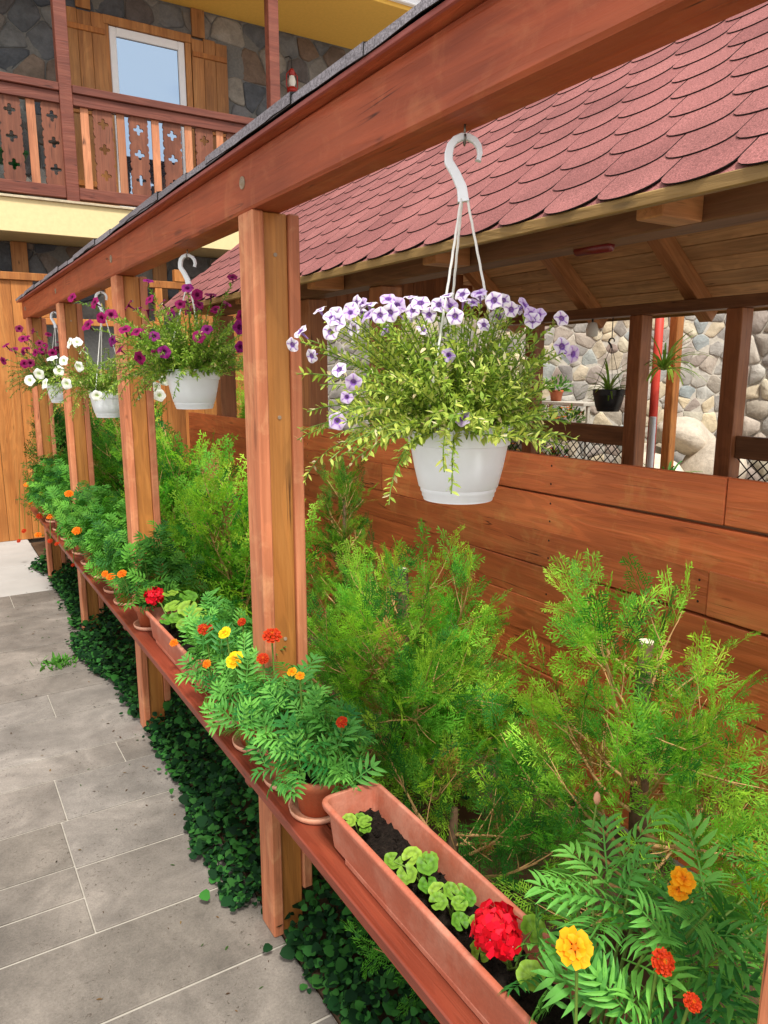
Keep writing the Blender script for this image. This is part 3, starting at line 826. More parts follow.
dw = thing('dry_stone_wall', 'rough wall of rounded pale stones at the right edge beyond the gazebo', 'wall', (7.4, 3.7, 0))
slab_wall(p0, ux, nn, L, 2.5, 'mortar', dw, 'mortar_bed')
stone_face(dw, p0, ux, (0, 0, 1), L, 2.5, .17, .010, .035, 'stone_garden', 12, None, 1.3, .42)

def boulder(loc, r, seed, label):
    q = random.Random(seed); bm = bmesh.new(); bmesh.ops.create_icosphere(bm, subdivisions=3, radius=1)
    ph = [Vector((q.uniform(-2, 2), q.uniform(-2, 2), q.uniform(-2, 2))) for _ in range(7)]
    for v in bm.verts:
        c = v.co.copy(); k = 1 + .10 * sum(math.sin(c.dot(p) * 1.7 + i) for i, p in enumerate(ph)) / 2
        for p in ph[:5]:
            t = c.dot(p.normalized())
            if t > .62: k *= .62 / t * .5 + .5
        v.co = Vector((c.x * r[0] * k, c.y * r[1] * k, c.z * r[2] * k))
    me = bpy.data.meshes.new('boulder'); bm.to_mesh(me); bm.free()
    for p in me.polygons: p.use_smooth = True
    o = add('boulder', me, 'boulder', None, Matrix.Translation(loc) @ Matrix.Rotation(q.uniform(0, 3), 4, 'Z'))
    return tag(o, label, 'boulder', 'boulders at the foot of the stone wall')
boulder((5.70, 4.50, .38), (.42, .40, .44), 1, 'big cream boulder lowest in the pile beyond the gazebo')
boulder((6.05, 4.85, .60), (.42, .38, .30), 2, 'flat grey-white boulder lying in the middle of the pile')
boulder((6.30, 4.62, .98), (.42, .32, .20), 3, 'long pale boulder on top of the pile below the stone wall')
boulder((6.25, 4.25, .66), (.34, .34, .32), 4, 'squarish buff boulder at the right of the pile')

# drain pipe, timber post and white post in front of the stone wall
b = MB(); b.tube([(5.20, 4.13, -.045), (5.20, 4.13, 2.9)], .036, 14); tag(add('drain_pipe', b.mesh(smooth=True), 'red_pipe'), 'red round drain pipe standing beside an orange timber post', 'pipe')
tag(timber('timber_post', (5.29, 4.02, -.045), (5.37, 4.10, 2.9), 'wood_screen', None, .005), 'orange timber post just right of the red pipe beyond the gazebo', 'post')
b = MB(); b.tube([(5.0, 3.97, -.045), (5.0, 3.97, 1.25)], .026, 12); tag(add('white_post', b.mesh(smooth=True), 'pvc_white'), 'short white round post low beside the red pipe', 'post')

# plant stand with pots and flowers behind the lattice
st = thing('plant_stand', 'grey stepped shelf of potted flowers behind the lattice railing', 'stand', (5.6, 5.6, 0))
for (z, dx) in ((.55, -.15), (.95, .05), (1.28, .2)):
    timber('shelf', (5.15 + dx, 5.05, z), (5.40 + dx, 6.75, z + .03), 'mortar', st, .003)
for y in (5.06, 5.9, 6.70): timber('upright', (5.17, y, -.045), (5.20, y + .03, .549), 'mortar', st, .003); 
for y in (5.06, 5.9, 6.70): timber('upright', (5.42, y, -.045), (5.45, y + .03, 1.279), 'mortar', st, .003)

# ---------------------------------------------------------------- leaf templates (V, quads, shade)
def quad_leaf(wd=.42, bend=.2):
    """pointed oval leaf folded on its midrib, length 1"""
    P = [(0, 0), (.55, .16), (1, .40), (.82, .68), (0, 1)]
    V = [(0, 0, 0)]; Fq = []; zz = lambda y: -bend * y * y
    for w_, y in P[1:4]: V += [(-w_ * wd / 2, y, zz(y) + .1 * wd * w_), (0, y, zz(y)), (w_ * wd / 2, y, zz(y) + .1 * wd * w_)]
    V.append((0, 1, zz(1))); V += [(-.3 * wd / 2, .07, 0), (.3 * wd / 2, .07, 0), (-.42 * wd / 2, .86, zz(.86)), (.42 * wd / 2, .86, zz(.86))]
    for i in (1, 4): Fq += [(i, i + 1, i + 4, i + 3), (i + 1, i + 2, i + 5, i + 4)]
    Fq += [(0, 2, 1, 11), (0, 12, 3, 2), (7, 8, 10, 13), (8, 9, 14, 10)]
    V = np.array(V, float); return V, np.array(Fq), .92 + .16 * V[:, 1]
LEAF = [quad_leaf(.32, .15), quad_leaf(.40, .3), quad_leaf(.26, .05)]
def ivy_tmpl():
    V = [(0, .35, .04)]; n = 10
    for i in range(n):
        a = 2 * math.pi * i / n - math.pi / 2; rr = .52 * (1 + .16 * math.cos(3 * (a - math.pi / 2)))
        V.append((rr * math.cos(a), .42 + rr * math.sin(a), .05 * math.sin(a * 2)))
    Fq = [(0, 1 + i, 1 + (i + 1) % n, 1 + (i + 2) % n) for i in range(0, n, 2)]
    return np.array(V, float), np.array(Fq), np.full(len(V), 1.0)
IVY = ivy_tmpl()
def spray_tmpl(seed, ns, nsub, wseg=.021):
    """flat lacy branchlet of an evergreen: axis along y, length 1"""
    r = random.Random(seed); V = []; Fq = []; S = []; TILT = [0.0]
    def seg(p, q, w0, s0, s1):
        d = (q[0] - p[0], q[1] - p[1]); L = math.hypot(*d) + 1e-9; nx, ny = -d[1] / L * w0, d[0] / L * w0
        zz = lambda y: -.16 * y * y
        zx = lambda x: abs(x) * TILT[0]
        m = (p[0] + d[0] * .55, p[1] + d[1] * .55)
        i = len(V)
        V.extend([(p[0], p[1], zz(p[1]) + zx(p[0])), (m[0] + nx, m[1] + ny, zz(m[1]) + zx(m[0]) + r.uniform(-.01, .01)), (q[0], q[1], zz(q[1]) + zx(q[0])), (m[0] - nx, m[1] - ny, zz(m[1]) + zx(m[0]) + r.uniform(-.01, .01))])
        Fq.append((i, i + 3, i + 2, i + 1)); S.extend([s0, (s0 + s1) / 2, s1, (s0 + s1) / 2])
    seg((0, -.03), (0.0, .55), wseg * .7, .75, .9); seg((0, .5), (.01, 1.0), wseg * .7, .9, 1.2)
    for k in range(ns):
        t = .08 + .86 * k / ns; sd = 1 if k % 2 else -1
        L = (.40 * (1 - t) ** .75 + .10) * r.uniform(.6, 1.2); a = R(r.uniform(30, 58)) * sd; TILT[0] = r.uniform(-.35, .35)
        dx, dy = math.sin(a), math.cos(a); q = (dx * L, t + dy * L)
        seg((0, t), q, wseg * .8, .85, 1.15)
        m = max(2, int(nsub * (L / .5) + .5))
        for j in range(m):
            tt = .22 + .74 * j / m; s2 = 1 if j % 2 else -1
            L2 = (.15 * (1 - tt) + .055) * r.uniform(.8, 1.2); a2 = a + s2 * R(r.uniform(30, 50))
            p = (dx * L * tt, t + dy * L * tt)
            seg(p, (p[0] + math.sin(a2) * L2, p[1] + math.cos(a2) * L2), wseg, .95, 1.25)
    return np.array(V, float), np.array(Fq), np.array(S)
SPRAY_FINE = [spray_tmpl(i, 13, 8, .0135) for i in range(5)]
SPRAY_LITE = [spray_tmpl(i + 10, 9, 5, .026) for i in range(4)]

# ---------------------------------------------------------------- evergreen shrubs
TH_Y, TH_G, TH_D = c255(176, 216, 66), c255(100, 172, 54), c255(42, 104, 44)
def curve_pts(p, d, L, n, lift, wob, r):
    pts = [Vector(p)]; d = Vector(d).normalized()
    for i in range(n):
        d = (d + Vector((0, 0, lift)) + rv(r) * wob).normalized(); pts.append(pts[-1] + d * (L / n))
    return pts
def thuja(label, base, trunk_pts, trunk_r, branches, seed, size=(.09, .15), tmpl=SPRAY_FINE, pal=(TH_Y, TH_G, TH_D), step=.045, cut=True, sub=(.08, .2), bare=.0, sprays=3, dead=.03, name='evergreen_shrub'):
    """branches: list of (start xyz, direction, length, lift)"""
    r = random.Random(seed); t = thing(name, label, 'shrub', base, 'evergreen shrubs along the plank wall')
    b = MB(); b.tube(trunk_pts, trunk_r, 9, True); tr = add('trunk', b.mesh(smooth=True), 'bark', t)
    if cut:
        e = Vector(trunk_pts[-1]); c = MB(); c.lathe([(.0001, .0025), (trunk_r[-1] * .96, .0015), (trunk_r[-1] * .98, -.004)], 12, e); add('cut_face', c.mesh(), 'cut_wood', tr)
    bb = MB(); S = Scatter()
    for (p, d, L, lift) in branches:
        pts = curve_pts(p, d, L, 8, lift, .12, r)
        bb.tube(pts, [.0065 * (1 - .75 * i / 8) * (L / .5) ** .5 + .001 for i in range(9)], 5, False)
        n = max(3, int(L / step)); bt = r.uniform(-.15, .15)
        for k in range(n + 1):
            tt = bare + (1 - bare) * (k + r.random() * .6) / (n + .6); tt = min(tt, .999); i = int(tt * 8); f = tt * 8 - i
            q = pts[i].lerp(pts[i + 1], f); ax = (pts[i + 1] - pts[i]).normalized()
            side = ax.cross(rv(r)).normalized()
            dd = (ax * .75 + side * .75 + Vector((0, 0, .28))).normalized()
            if k == n: dd = ax
            L2 = r.uniform(*sub) * (1.15 - .5 * tt)
            tw = curve_pts(q, dd, L2, 3, .05, .12, r)
            bb.tube(tw, [.0022, .0018, .0014, .0009], 4, False)
            young = r.random() * .55 + .45 * tt + bt
            for j in range(sprays):
                tj = [1.0, .62, .3, .8, .45][j]; ii = min(2, int(tj * 3)); pp = tw[ii].lerp(tw[ii + 1], min(1, tj * 3 - ii))
                a2 = (tw[ii + 1] - tw[ii]).normalized()
                nrm = rv(r); sdv = a2.cross(nrm).normalized() * (1 if j % 2 else -1)
                d2 = a2 if j == 0 else (a2 * .7 + sdv * .7).normalized()
                d2 = (d2 + Vector((0, 0, .12)) + rv(r) * .12).normalized()
                col_ = lerp(pal[1], pal[0], min(1, max(0, young * 1.3 - .35))) if r.random() < .72 else lerp(pal[2], pal[1], r.random())
                if r.random() < dead: col_ = c255(150, 112, 62)
                S.put(r.choice(tmpl), frame(d2, nrm), pp, r.uniform(*size), jit(col_, .26, r))
    add('branch', bb.mesh(smooth=True), 'twig', t)
    tag(add('foliage', S.mesh('evergreen_foliage'), 'foliage_thuja', t), kind='stuff')
    return t
def whorl(c, z0, z1, n, Lr, el, r, az=(0, 360), lift=.07):
    out = []
    for i in range(n):
        z = z0 + (z1 - z0) * (i + r.random()) / n; a = R(r.uniform(*az)); e = R(r.uniform(*el)); k = (z - z0) / max(.01, z1 - z0)
        L = Lr[0] + (Lr[1] - Lr[0]) * k; L *= r.uniform(.75, 1.2)
        out.append(((c[0], c[1], z), (math.cos(a) * math.cos(e), math.sin(a) * math.cos(e), math.sin(e)), L, lift))
    return out
q = random.Random(21)
# sparse cut-back shrub near the right edge
c = (1.50, 1.16)
br = whorl(c, .08, .50, 10, (.42, .36), (0, 34), q, (140, 330)) + whorl(c, .10, .55, 4, (.36, .26), (0, 35), q, (-40, 130)) + whorl(c, .50, .72, 4, (.34, .28), (-10, 25), q, (190, 300)) + whorl(c, .55, .88, 3, (.24, .20), (30, 70), q, (-80, 20)) + whorl(c, .55, .85, 3, (.32, .26), (15, 60), q, (80, 160))
thuja('sparse yellow-green evergreen with white-cut trunk near the right edge of the plank wall', (1.5, 1.16, 0), [(1.5, 1.15, 0), (1.51, 1.155, .4), (1.495, 1.16, .75), (1.5, 1.165, .945)], [.030, .026, .021, .019], br, 31, bare=.28, step=.05, size=(.09, .15), sprays=3, dead=.06)
# fuller shrub in the middle of the near bay
c = (1.38, 2.12)
br = whorl(c, .15, .60, 8, (.62, .50), (0, 30), q, (235, 285)) + whorl(c, .08, .54, 22, (.60, .40), (-2, 33), q, (150, 320)) + whorl(c, .12, .55, 7, (.42, .3), (5, 40), q, (-40, 150)) + whorl(c, .52, .80, 6, (.28, .20), (20, 60), q, (90, 340))
thuja('broad bright evergreen with a cut trunk top between the first post and the hanging pot', (1.38, 2.12, 0), [(1.38, 2.1, 0), (1.37, 2.11, .4), (1.39, 2.12, .75), (1.39, 2.13, .925)], [.034, .03, .024, .021], br, 32, bare=.2, step=.048, sprays=3, size=(.09, .155), dead=.05)
# small upright leader behind the first post
c = (1.42, 2.62)
br = whorl(c, .35, 1.12, 26, (.26, .07), (30, 65), q)
thuja('slim young evergreen leader rising just right of the first post', (1.42, 2.62, 0), [(1.42, 2.62, 0), (1.43, 2.63, .6), (1.42, 2.61, 1.1)], [.014, .011, .006], br, 33, (.06, .10), cut=False, pal=(c255(128, 168, 40), c255(70, 126, 34), c255(36, 84, 26)), step=.04, sub=(.05, .1))
# hugging the right edge, very near
c = (1.40, .42)
br = whorl(c, .15, .66, 6, (.40, .28), (5, 45), q, (60, 230))
thuja('evergreen branches reaching in at the far right edge above the near marigolds', (1.4, .42, 0), [(1.4, .42, 0), (1.4, .43, .5), (1.4, .42, .9)], [.025, .02, .014], br, 34, bare=.2, step=.055, cut=False, size=(.10, .17))
# low branches under the shelf
c = (1.12, 1.45)
br = whorl(c, .05, .38, 12, (.34, .28), (-8, 30), q, (120, 330))
thuja('low dark evergreen spreading under the shelf near the long planter', (1.12, 1.45, 0), [(1.12, 1.45, 0), (1.12, 1.46, .25), (1.12, 1.45, .45)], [.02, .016, .01], br, 35, pal=(TH_G, c255(60, 120, 40), TH_D), step=.055, cut=False)
# dense hedge plants further along the wall
def hedge(label, x, y, h, rad, seed, pal=(TH_Y, TH_G, TH_D), n=46):
    r = random.Random(seed); br = []
    for i in range(n):
        z = .06 + (h * .78) * (i + r.random()) / n; k = z / h
        a = R(r.uniform(95, 325)) if r.random() < .75 else R(r.uniform(0, 360)); e = R(r.uniform(25, 62))
        L = rad * (1.15 - .75 * k) * r.uniform(.8, 1.15) / max(.35, math.cos(e)) * .8
        br.append(((x, y, z), (math.cos(a) * math.cos(e), math.sin(a) * math.cos(e), math.sin(e)), L, .05))
    thuja(label, (x, y, 0), [(x, y, 0), (x + .01, y, h * .5), (x, y + .01, h * .9)], [.03, .022, .008], br, seed, (.09, .15), SPRAY_LITE, pal, .05, False, (.08, .16))
hedge('dense bright evergreen just left of the first post', 1.26, 3.42, .92, .50, 41)
hedge('tall bright evergreen right of the second post', 1.24, 4.22, 1.14, .48, 42)
hedge('green evergreen between the second and third posts', 1.20, 5.15, 1.26, .46, 43, (c255(120, 166, 44), c255(72, 130, 40), TH_D))
hedge('deep green evergreen behind the third post', 1.14, 6.0, 1.24, .42, 44, (c255(92, 146, 44), c255(54, 112, 38), c255(30, 78, 30)))
hedge('dark evergreen at the far end of the row beside the last post', 1.0, 6.95, 1.34, .36, 45, (c255(70, 128, 44), c255(44, 98, 36), c255(26, 70, 30)))

# ================================================================== FLOWERING PLANTS
def pinnate(seed, n=6, curl=.25, lw=.10):
    """marigold leaf: leaflets in pairs on a thin midrib, length 1 along y"""
    r = random.Random(seed); b = MB(); zz = lambda y: .10 * y - curl * y * y
    def lf(p, a, L, wd):
        dx, dy = math.sin(a), math.cos(a); sx, sy = dy, -dx; z0 = zz(p[1])
        q = []
        for t, w_, dz in ((0, .12, 0), (.35, 1, .02), (.7, .72, .0), (1, 0, -.05)):
            q.append((p[0] + dx * L * t, p[1] + dy * L * t, z0 + dz + r.uniform(-.008, .008), w_ * wd / 2))
        b.tint = (.9,) * 3; i = b.pts([q[0][:3]]); b.tint = (1.0,) * 3
        l = b.pts([(x - sx * w_, y - sy * w_, z + .3 * w_) for x, y, z, w_ in q[1:3]]); m = b.pts([v[:3] for v in q[1:3]]); k = b.pts([(x + sx * w_, y + sy * w_, z + .3 * w_) for x, y, z, w_ in q[1:3]])
        b.tint = (1.12,) * 3; t_ = b.pts([q[3][:3]])
        b.face(i, m, l); b.face(i, k, m); b.face(l, m, m + 1, l + 1); b.face(m, k, k + 1, m + 1); b.face(l + 1, m + 1, t_); b.face(m + 1, k + 1, t_)
    b.tint = (.95,) * 3
    for y0, y1 in ((-.05, .35), (.35, .75)):
        i = b.pts([(-.012, y0, zz(y0)), (.012, y0, zz(y0)), (.012, y1, zz(y1)), (-.012, y1, zz(y1))]); b.face(i, i + 1, i + 2, i + 3)
    for k in range(n):
        y = .14 + .62 * k / (n - 1); L = .38 * math.sin(math.pi * (.25 + .6 * k / n)) + .09
        for sd in (1, -1): lf((0, y + r.uniform(-.015, .015)), sd * R(62 - 22 * k / n + r.uniform(-6, 6)), L * r.uniform(.9, 1.1), lw)
    lf((0, .75), r.uniform(-.1, .1), .3, lw)
    return b
PIN = [pinnate(i, 5, [.05, .2, .4][i % 3]) for i in range(4)]
PIN_ME = []
for b in PIN:
    me = b.mesh('pinnate_leaf', tint=True); me.materials.append(MATS['leaf_marigold']); PIN_ME.append(me)
PIN_NEAR = []
for i in range(4):
    me = pinnate(i + 20, 6, [.05, .2, .4][i % 3], .078).mesh('pinnate_leaf', tint=True); me.materials.append(MATS['leaf_marigold']); PIN_NEAR.append(me)
def pin_tmpl(b):
    # as all-quad template: triangles get a repeated corner replaced by a midpoint
    V = [tuple(p) for p in b.v]; sh = [c[0] for c in b.c]; F = []
    for f in b.f:
        if len(f) == 4: F.append(f)
        else:
            p, q = V[f[1]], V[f[2]]; V.append(tuple((x + y) / 2 for x, y in zip(p, q))); sh.append((sh[f[1]] + sh[f[2]]) / 2)
            F.append((f[0], f[1], len(V) - 1, f[2]))
    return np.array(V), np.array(F), np.array(sh)
PIN_T = [pin_tmpl(b) for b in PIN]

def ruffle(kind, seed=0):
    """marigold flower head facing +z, radius about 1"""
    r = random.Random(seed); b = MB()
    if kind == 'single': rings = [(6, .15, 1.0, .08, .92), (5, .10, .60, .22, .60)]
    else: rings = [(11, .30, 1.0, .05, .42), (10, .25, .86, .25, .40), (8, .16, .62, .42, .36), (6, .08, .40, .55, .30)]
    for n, r0, r1, z, wd in rings:
        for k in range(n):
            a = 2 * math.pi * (k + r.uniform(-.15, .15)) / n; ca, sa = math.cos(a), math.sin(a); d = r.uniform(-.06, .06)
            rr = r1 * r.uniform(.9, 1.08)
            P = lambda u, v, w_: (ca * u - sa * v, sa * u + ca * v, w_)
            b.tint = COLS[0]; i = b.pts([P(r0, 0, z)])
            b.tint = COLS[1]; j = b.pts([P(r0 + (rr - r0) * .55, -wd * .5, z + .10 + d), P(r0 + (rr - r0) * .55, 0, z + .03 + d), P(r0 + (rr - r0) * .55, wd * .5, z + .10 - d)])
            b.tint = COLS[2]; m = b.pts([P(rr * .93, -wd * .46, z + .05 - d), P(rr * .9, -wd * .12, z - .04), P(rr, wd * .05, z + .02 + d), P(rr * .93, wd * .46, z + .04)])
            b.face(i, j + 1, j); b.face(i, j + 2, j + 1); b.face(j, j + 1, m + 1, m); b.face(j + 1, j + 2, m + 3, m + 2); b.face(j + 1, m + 2, m + 1)
    b.tint = COLS[0]; b.lathe([(.001, .5 if kind != 'single' else .3), (.14, .42 if kind != 'single' else .26), (.18, .15)], 8)
    b.tint = c255(84, 124, 44); b.lathe([(.30, .06), (.24, -.25), (.10, -.55), (.001, -.6)], 8)
    return b
MG = {}
for nm, cols, kind in (('yellow', (c255(236, 150, 10), c255(250, 196, 10), c255(252, 208, 30)), 'single'),
                       ('gold', (c255(232, 120, 6), c255(246, 158, 8), c255(250, 176, 24)), 'single'),
                       ('orange', (c255(226, 92, 8), c255(238, 112, 10), c255(246, 140, 28)), 'double'),
                       ('red', (c255(224, 104, 20), c255(166, 30, 8), c255(206, 66, 16)), 'double')):
    COLS = cols; MG[nm] = ruffle(kind, len(nm)).mesh('marigold_head', tint=True, smooth=False); MG[nm].materials.append(MATS['petal'])

M_PAL = (c255(106, 172, 60), c255(62, 130, 44), c255(34, 92, 36))
def marigold(label, base, rad, h, n, heads, seed, parts, lsize=(.068, .098), bias=(0, 0), group='marigold plants along the shelf', low=-.02, leaf_me=None):
    """base on the soil; leaves fill a dome; heads = (x, y, z, kind, radius) in world coordinates"""
    r = random.Random(seed); t = thing('marigold_plant', label, 'marigold', base, group); B = Vector(base)
    sm = MB(); S = Scatter(); stems = []
    for i in range(9):
        a = 2 * math.pi * i / 9 + r.uniform(-.3, .3); e = R(r.uniform(35, 80))
        tip = B + Vector((math.cos(a) * math.cos(e) * rad * .9 + bias[0], math.sin(a) * math.cos(e) * rad * .9 + bias[1], math.sin(e) * h * .9))
        pts = [B + Vector((math.cos(a) * .01, math.sin(a) * .01, 0)), B.lerp(tip, .5) + Vector((0, 0, h * .08)), tip]
        sm.tube(pts, [.0035, .003, .002], 5, False); stems.append(pts)
    for i in range(n):
        a = r.uniform(0, 2 * math.pi); u = r.uniform(low, 1); cr = math.sqrt(max(0, 1 - max(u, 0) ** 2)); k = r.uniform(.45, .95)
        o = Vector((math.cos(a) * cr * rad, math.sin(a) * cr * rad, u * h))
        p = B + o * k + Vector((bias[0] * k, bias[1] * k, h * .14))
        on = Vector((o.x / rad, o.y / rad, o.z / h + .25)).normalized()
        d = (on * .55 + on.cross(rv(r)).normalized() * .75 + Vector((0, 0, .22))).normalized()
        nrm = (on + Vector((0, 0, .55)) + rv(r) * .35)
        Ls = r.uniform(*lsize)
        p = p - d * Ls * .45
        M3 = frame(d, nrm)
        if parts:
            add('leaf', (leaf_me or PIN_ME)[i % 4], None, t, Matrix.Translation(p) @ M3.to_4x4() @ Matrix.Scale(Ls, 4))
        else:
            S.put(PIN_T[i % 4], M3, p, Ls, jit(lerp(M_PAL[2], M_PAL[0], min(1, max(0, r.random()))), .15, r))
    if not parts: tag(add('foliage', S.mesh('marigold_foliage'), 'foliage_leaf', t), kind='stuff')
    for (x, y, z, kind, R_) in heads:
        P = Vector((x, y, z)); nn_ = (Vector((-.45, -.55, .9)) + rv(r) * .3).normalized(); M3 = nn_.to_track_quat('Z', 'Y').to_matrix()
        foot = P - nn_ * R_ * .6; root = B.lerp(Vector((x, y, B.z + h * .35)), .8)
        sm.tube([root, root.lerp(foot, .6) + Vector((0, 0, .01)), foot], [.0024, .0022, .0026], 5, False)
        add('flower', MG[kind], None, t, Matrix.Translation(P) @ M3.to_4x4() @ Matrix.Rotation(r.uniform(0, 6), 4, 'Z') @ Matrix.Scale(R_, 4))
    add('stem', sm.mesh(smooth=True), 'stem_green', t)
    return t
# clay pots with saucers
def clay_pot(label, x, y, rad=.062, h=.105):
    t = thing('flower_pot', label, 'pot', (x, y, SH_T), 'clay pots on the shelf'); z = SH_T + .0005
    b = MB(); b.lathe([(.001, 0), (rad * 1.02, 0), (rad * 1.12, .006), (rad * 1.16, .018), (rad * 1.10, .018), (rad * 1.05, .006), (.001, .0055)], 32, (x, y, z)); add('saucer', b.mesh(smooth=True), 'saucer', t)
    b = MB(); r0 = rad * .74; prof = [(.001, .008), (r0, .008), (r0 + (rad - r0) * .75, h * .76), (rad * 1.06, h * .77), (rad * 1.10, h), (rad * .98, h), (rad * .95, h * .84), (.001, h * .84)]
    b.lathe(prof, 40, (x, y, z))
    # shallow upright flutes on the wall
    for i, p in enumerate(b.v):
        dx, dy = p[0] - x, p[1] - y; rr = math.hypot(dx, dy); hz = p[2] - z
        if .01 < hz < h * .765 and rr > r0 * .9:
            k = 1 + .012 * (1 if (i % 40) % 2 else -1); b.v[i] = (x + dx * k, y + dy * k, p[2])
    add('body', b.mesh(smooth=True), 'terracotta', t)
    b = MB(); b.lathe([(rad * .94, 0), (.001, .006)], 24, (x, y, z + h * .86)); add('soil', b.mesh(), 'soil', t)
    return SH_T + h * .86
SX = .722
# near group of four pots between the long planter and the far planter
zt = None
near = [(1.475, 'nearest clay pot on the shelf, just beyond the long planter'), (1.635, 'second clay pot from the long planter, in front of the first post'),
        (1.86, 'third clay pot from the long planter, hidden under marigold leaves'), (2.06, 'fourth clay pot from the long planter, next to the far planter')]
for y, lab in near: zt = clay_pot(lab, SX, y)
F = lambda x, y, d, k, r_: (*at(x, y, d), k, r_)
marigold('leafy marigold in the nearest clay pot right of the first post', (SX, 1.475, zt), .15, .18, 95, [F(342, 722, 1.70, 'red', .015), F(300, 676, 1.78, 'gold', .012)], 51, True)
marigold('marigold with one red-orange head against the first post', (SX, 1.635, zt), .15, .20, 100, [F(272, 636, 1.90, 'red', .026), F(263, 659, 1.90, 'red', .017), F(292, 672, 1.86, 'gold', .014)], 52, True)
marigold('marigold with a large yellow bloom left of the first post', (SX, 1.86, zt), .155, .20, 100, [F(235, 660, 2.03, 'yellow', .027), F(225, 633, 2.10, 'yellow', .020), F(242, 622, 2.15, 'red', .014)], 53, True)
marigold('marigold with red-orange heads beside the far planter', (SX, 2.06, zt), .155, .20, 95, [F(205, 629, 2.22, 'red', .024), F(207, 664, 2.15, 'orange', .014)], 54, True)

# long plastic planters
def planter(label, x0, x1, y0, y1, z0, z1):
    t = thing('planter_box', label, 'planter', ((x0 + x1) / 2, (y0 + y1) / 2, z0), 'terracotta planter boxes')
    def rr(ix, iy, rad, z, n=5):
        pts = []; a, c, d, e = x0 + ix, x1 - ix, y0 + iy, y1 - iy
        for (px, py, st_) in ((c - rad, e - rad, 0), (a + rad, e - rad, 90), (a + rad, d + rad, 180), (c - rad, d + rad, 270)):
            for j in range(n): an = R(st_ + 90 * j / (n - 1)); pts.append((px + rad * math.cos(an), py + rad * math.sin(an), z))
        return pts
    H = z1 - z0
    def skin(rings, close_last=True):
        b = MB(); ids = [b.pts(r_) for r_ in rings]; n = len(rings[0])
        for a, c in zip(ids, ids[1:]):
            for j in range(n): b.face(a + j, a + (j + 1) % n, c + (j + 1) % n, c + j)
        b.face(*[ids[0] + j for j in reversed(range(n))]); b.face(*[ids[-1] + j for j in range(n)])
        return b.mesh(smooth=False)
    rings = [rr(.028, .03, .02, z0), rr(.020, .022, .022, z0 + H * .10), rr(.012, .014, .024, z0 + H * .80), rr(.010, .010, .025, z0 + H * .86), rr(.001, .001, .028, z0 + H * .87), rr(0, 0, .028, z0 + H * .97), rr(.004, .004, .026, z1), rr(.012, .012, .022, z1), rr(.015, .015, .02, z1 - .012), rr(.030, .034, .02, z0 + H * .25)]
    body = add('body', skin(rings), 'terracotta_box', t)
    bv = body.modifiers.new('bevel', 'BEVEL'); bv.width = .0025; bv.segments = 2; bv.limit_method = 'ANGLE'; bv.angle_limit = R(35)
    # moulded band along the lower wall and feet
    for sx in (x0 + .0245, x1 - .0245):
        timber('foot', (sx - .006, y0 + .09, z0), (sx + .006, y1 - .09, z0 + H * .14), 'terracotta_box', body, .003)
    r = random.Random(int(y0 * 100)); b = MB(); nx, ny = 9, 60; g = []
    zs = z0 + H * .54
    for j in range(ny + 1):
        for i in range(nx + 1):
            g.append((x0 + .021 + (x1 - x0 - .042) * i / nx, y0 + .022 + (y1 - y0 - .044) * j / ny, zs + r.uniform(-.006, .007)))
    k = b.pts(g)
    for j in range(ny):
        for i in range(nx): p = k + j * (nx + 1) + i; b.face(p, p + 1, p + nx + 2, p + nx + 1)
    for _ in range(420):   # crumbs
        x, y = r.uniform(x0 + .025, x1 - .025), r.uniform(y0 + .03, y1 - .03); s_ = r.uniform(.002, .006)
        p = [Vector((x, y, zs + .004)) + rv(r) * s_ for _ in range(4)]; i = b.pts(p); b.face(i, i + 1, i + 2); b.face(i, i + 2, i + 3); b.face(i, i + 3, i + 1); b.face(i + 1, i + 3, i + 2)
    add('soil', b.mesh(smooth=False), 'soil', t)
    return zs
zs1 = planter('long terracotta plastic planter box in the near foreground', .660, .812, .50, 1.352, SH_T + .0006, .686)
zs2 = planter('terracotta planter box with a red geranium left of the first post', .665, .815, 2.26, 2.90, SH_T + .0006, .686)

# geraniums
def geranium_leaf(seed):
    r = random.Random(seed); b = MB(); n = 36; rings = []
    for k, (q_, tn) in enumerate(((.12, 1.05), (.4, 1.0), (.58, .62), (.76, .95), (1.0, 1.12))):
        pts = []
        for j in range(n):
            a = math.pi * (-.44 + 1.88 * j / (n - 1)) + math.pi * .5 - math.pi * .5
            ph = j / (n - 1)
            lob = 1 + (.10 * abs(math.sin(ph * math.pi * 6)) - .05) * q_ + .02 * math.sin(ph * 60) * q_
            z = .16 * q_ * q_ + .07 * q_ * math.sin(ph * math.pi * 12 + seed)
            pts.append((q_ * lob * math.cos(a), q_ * lob * math.sin(a), z))
        b.tint = (tn, tn, tn * .9); rings.append(b.pts(pts))
    b.tint = (1.05,) * 3; c0 = b.pts([(0, 0, 0)])
    for j in range(n - 1): b.face(c0, rings[0] + j, rings[0] + j + 1)
    for a, c in zip(rings, rings[1:]):
        for j in range(n - 1): b.face(a + j, c + j, c + j + 1, a + j + 1)
    me = b.mesh('geranium_leaf', smooth=True, tint=True); me.materials.append(MATS['leaf_geranium']); return me
GL = [geranium_leaf(i) for i in range(3)]
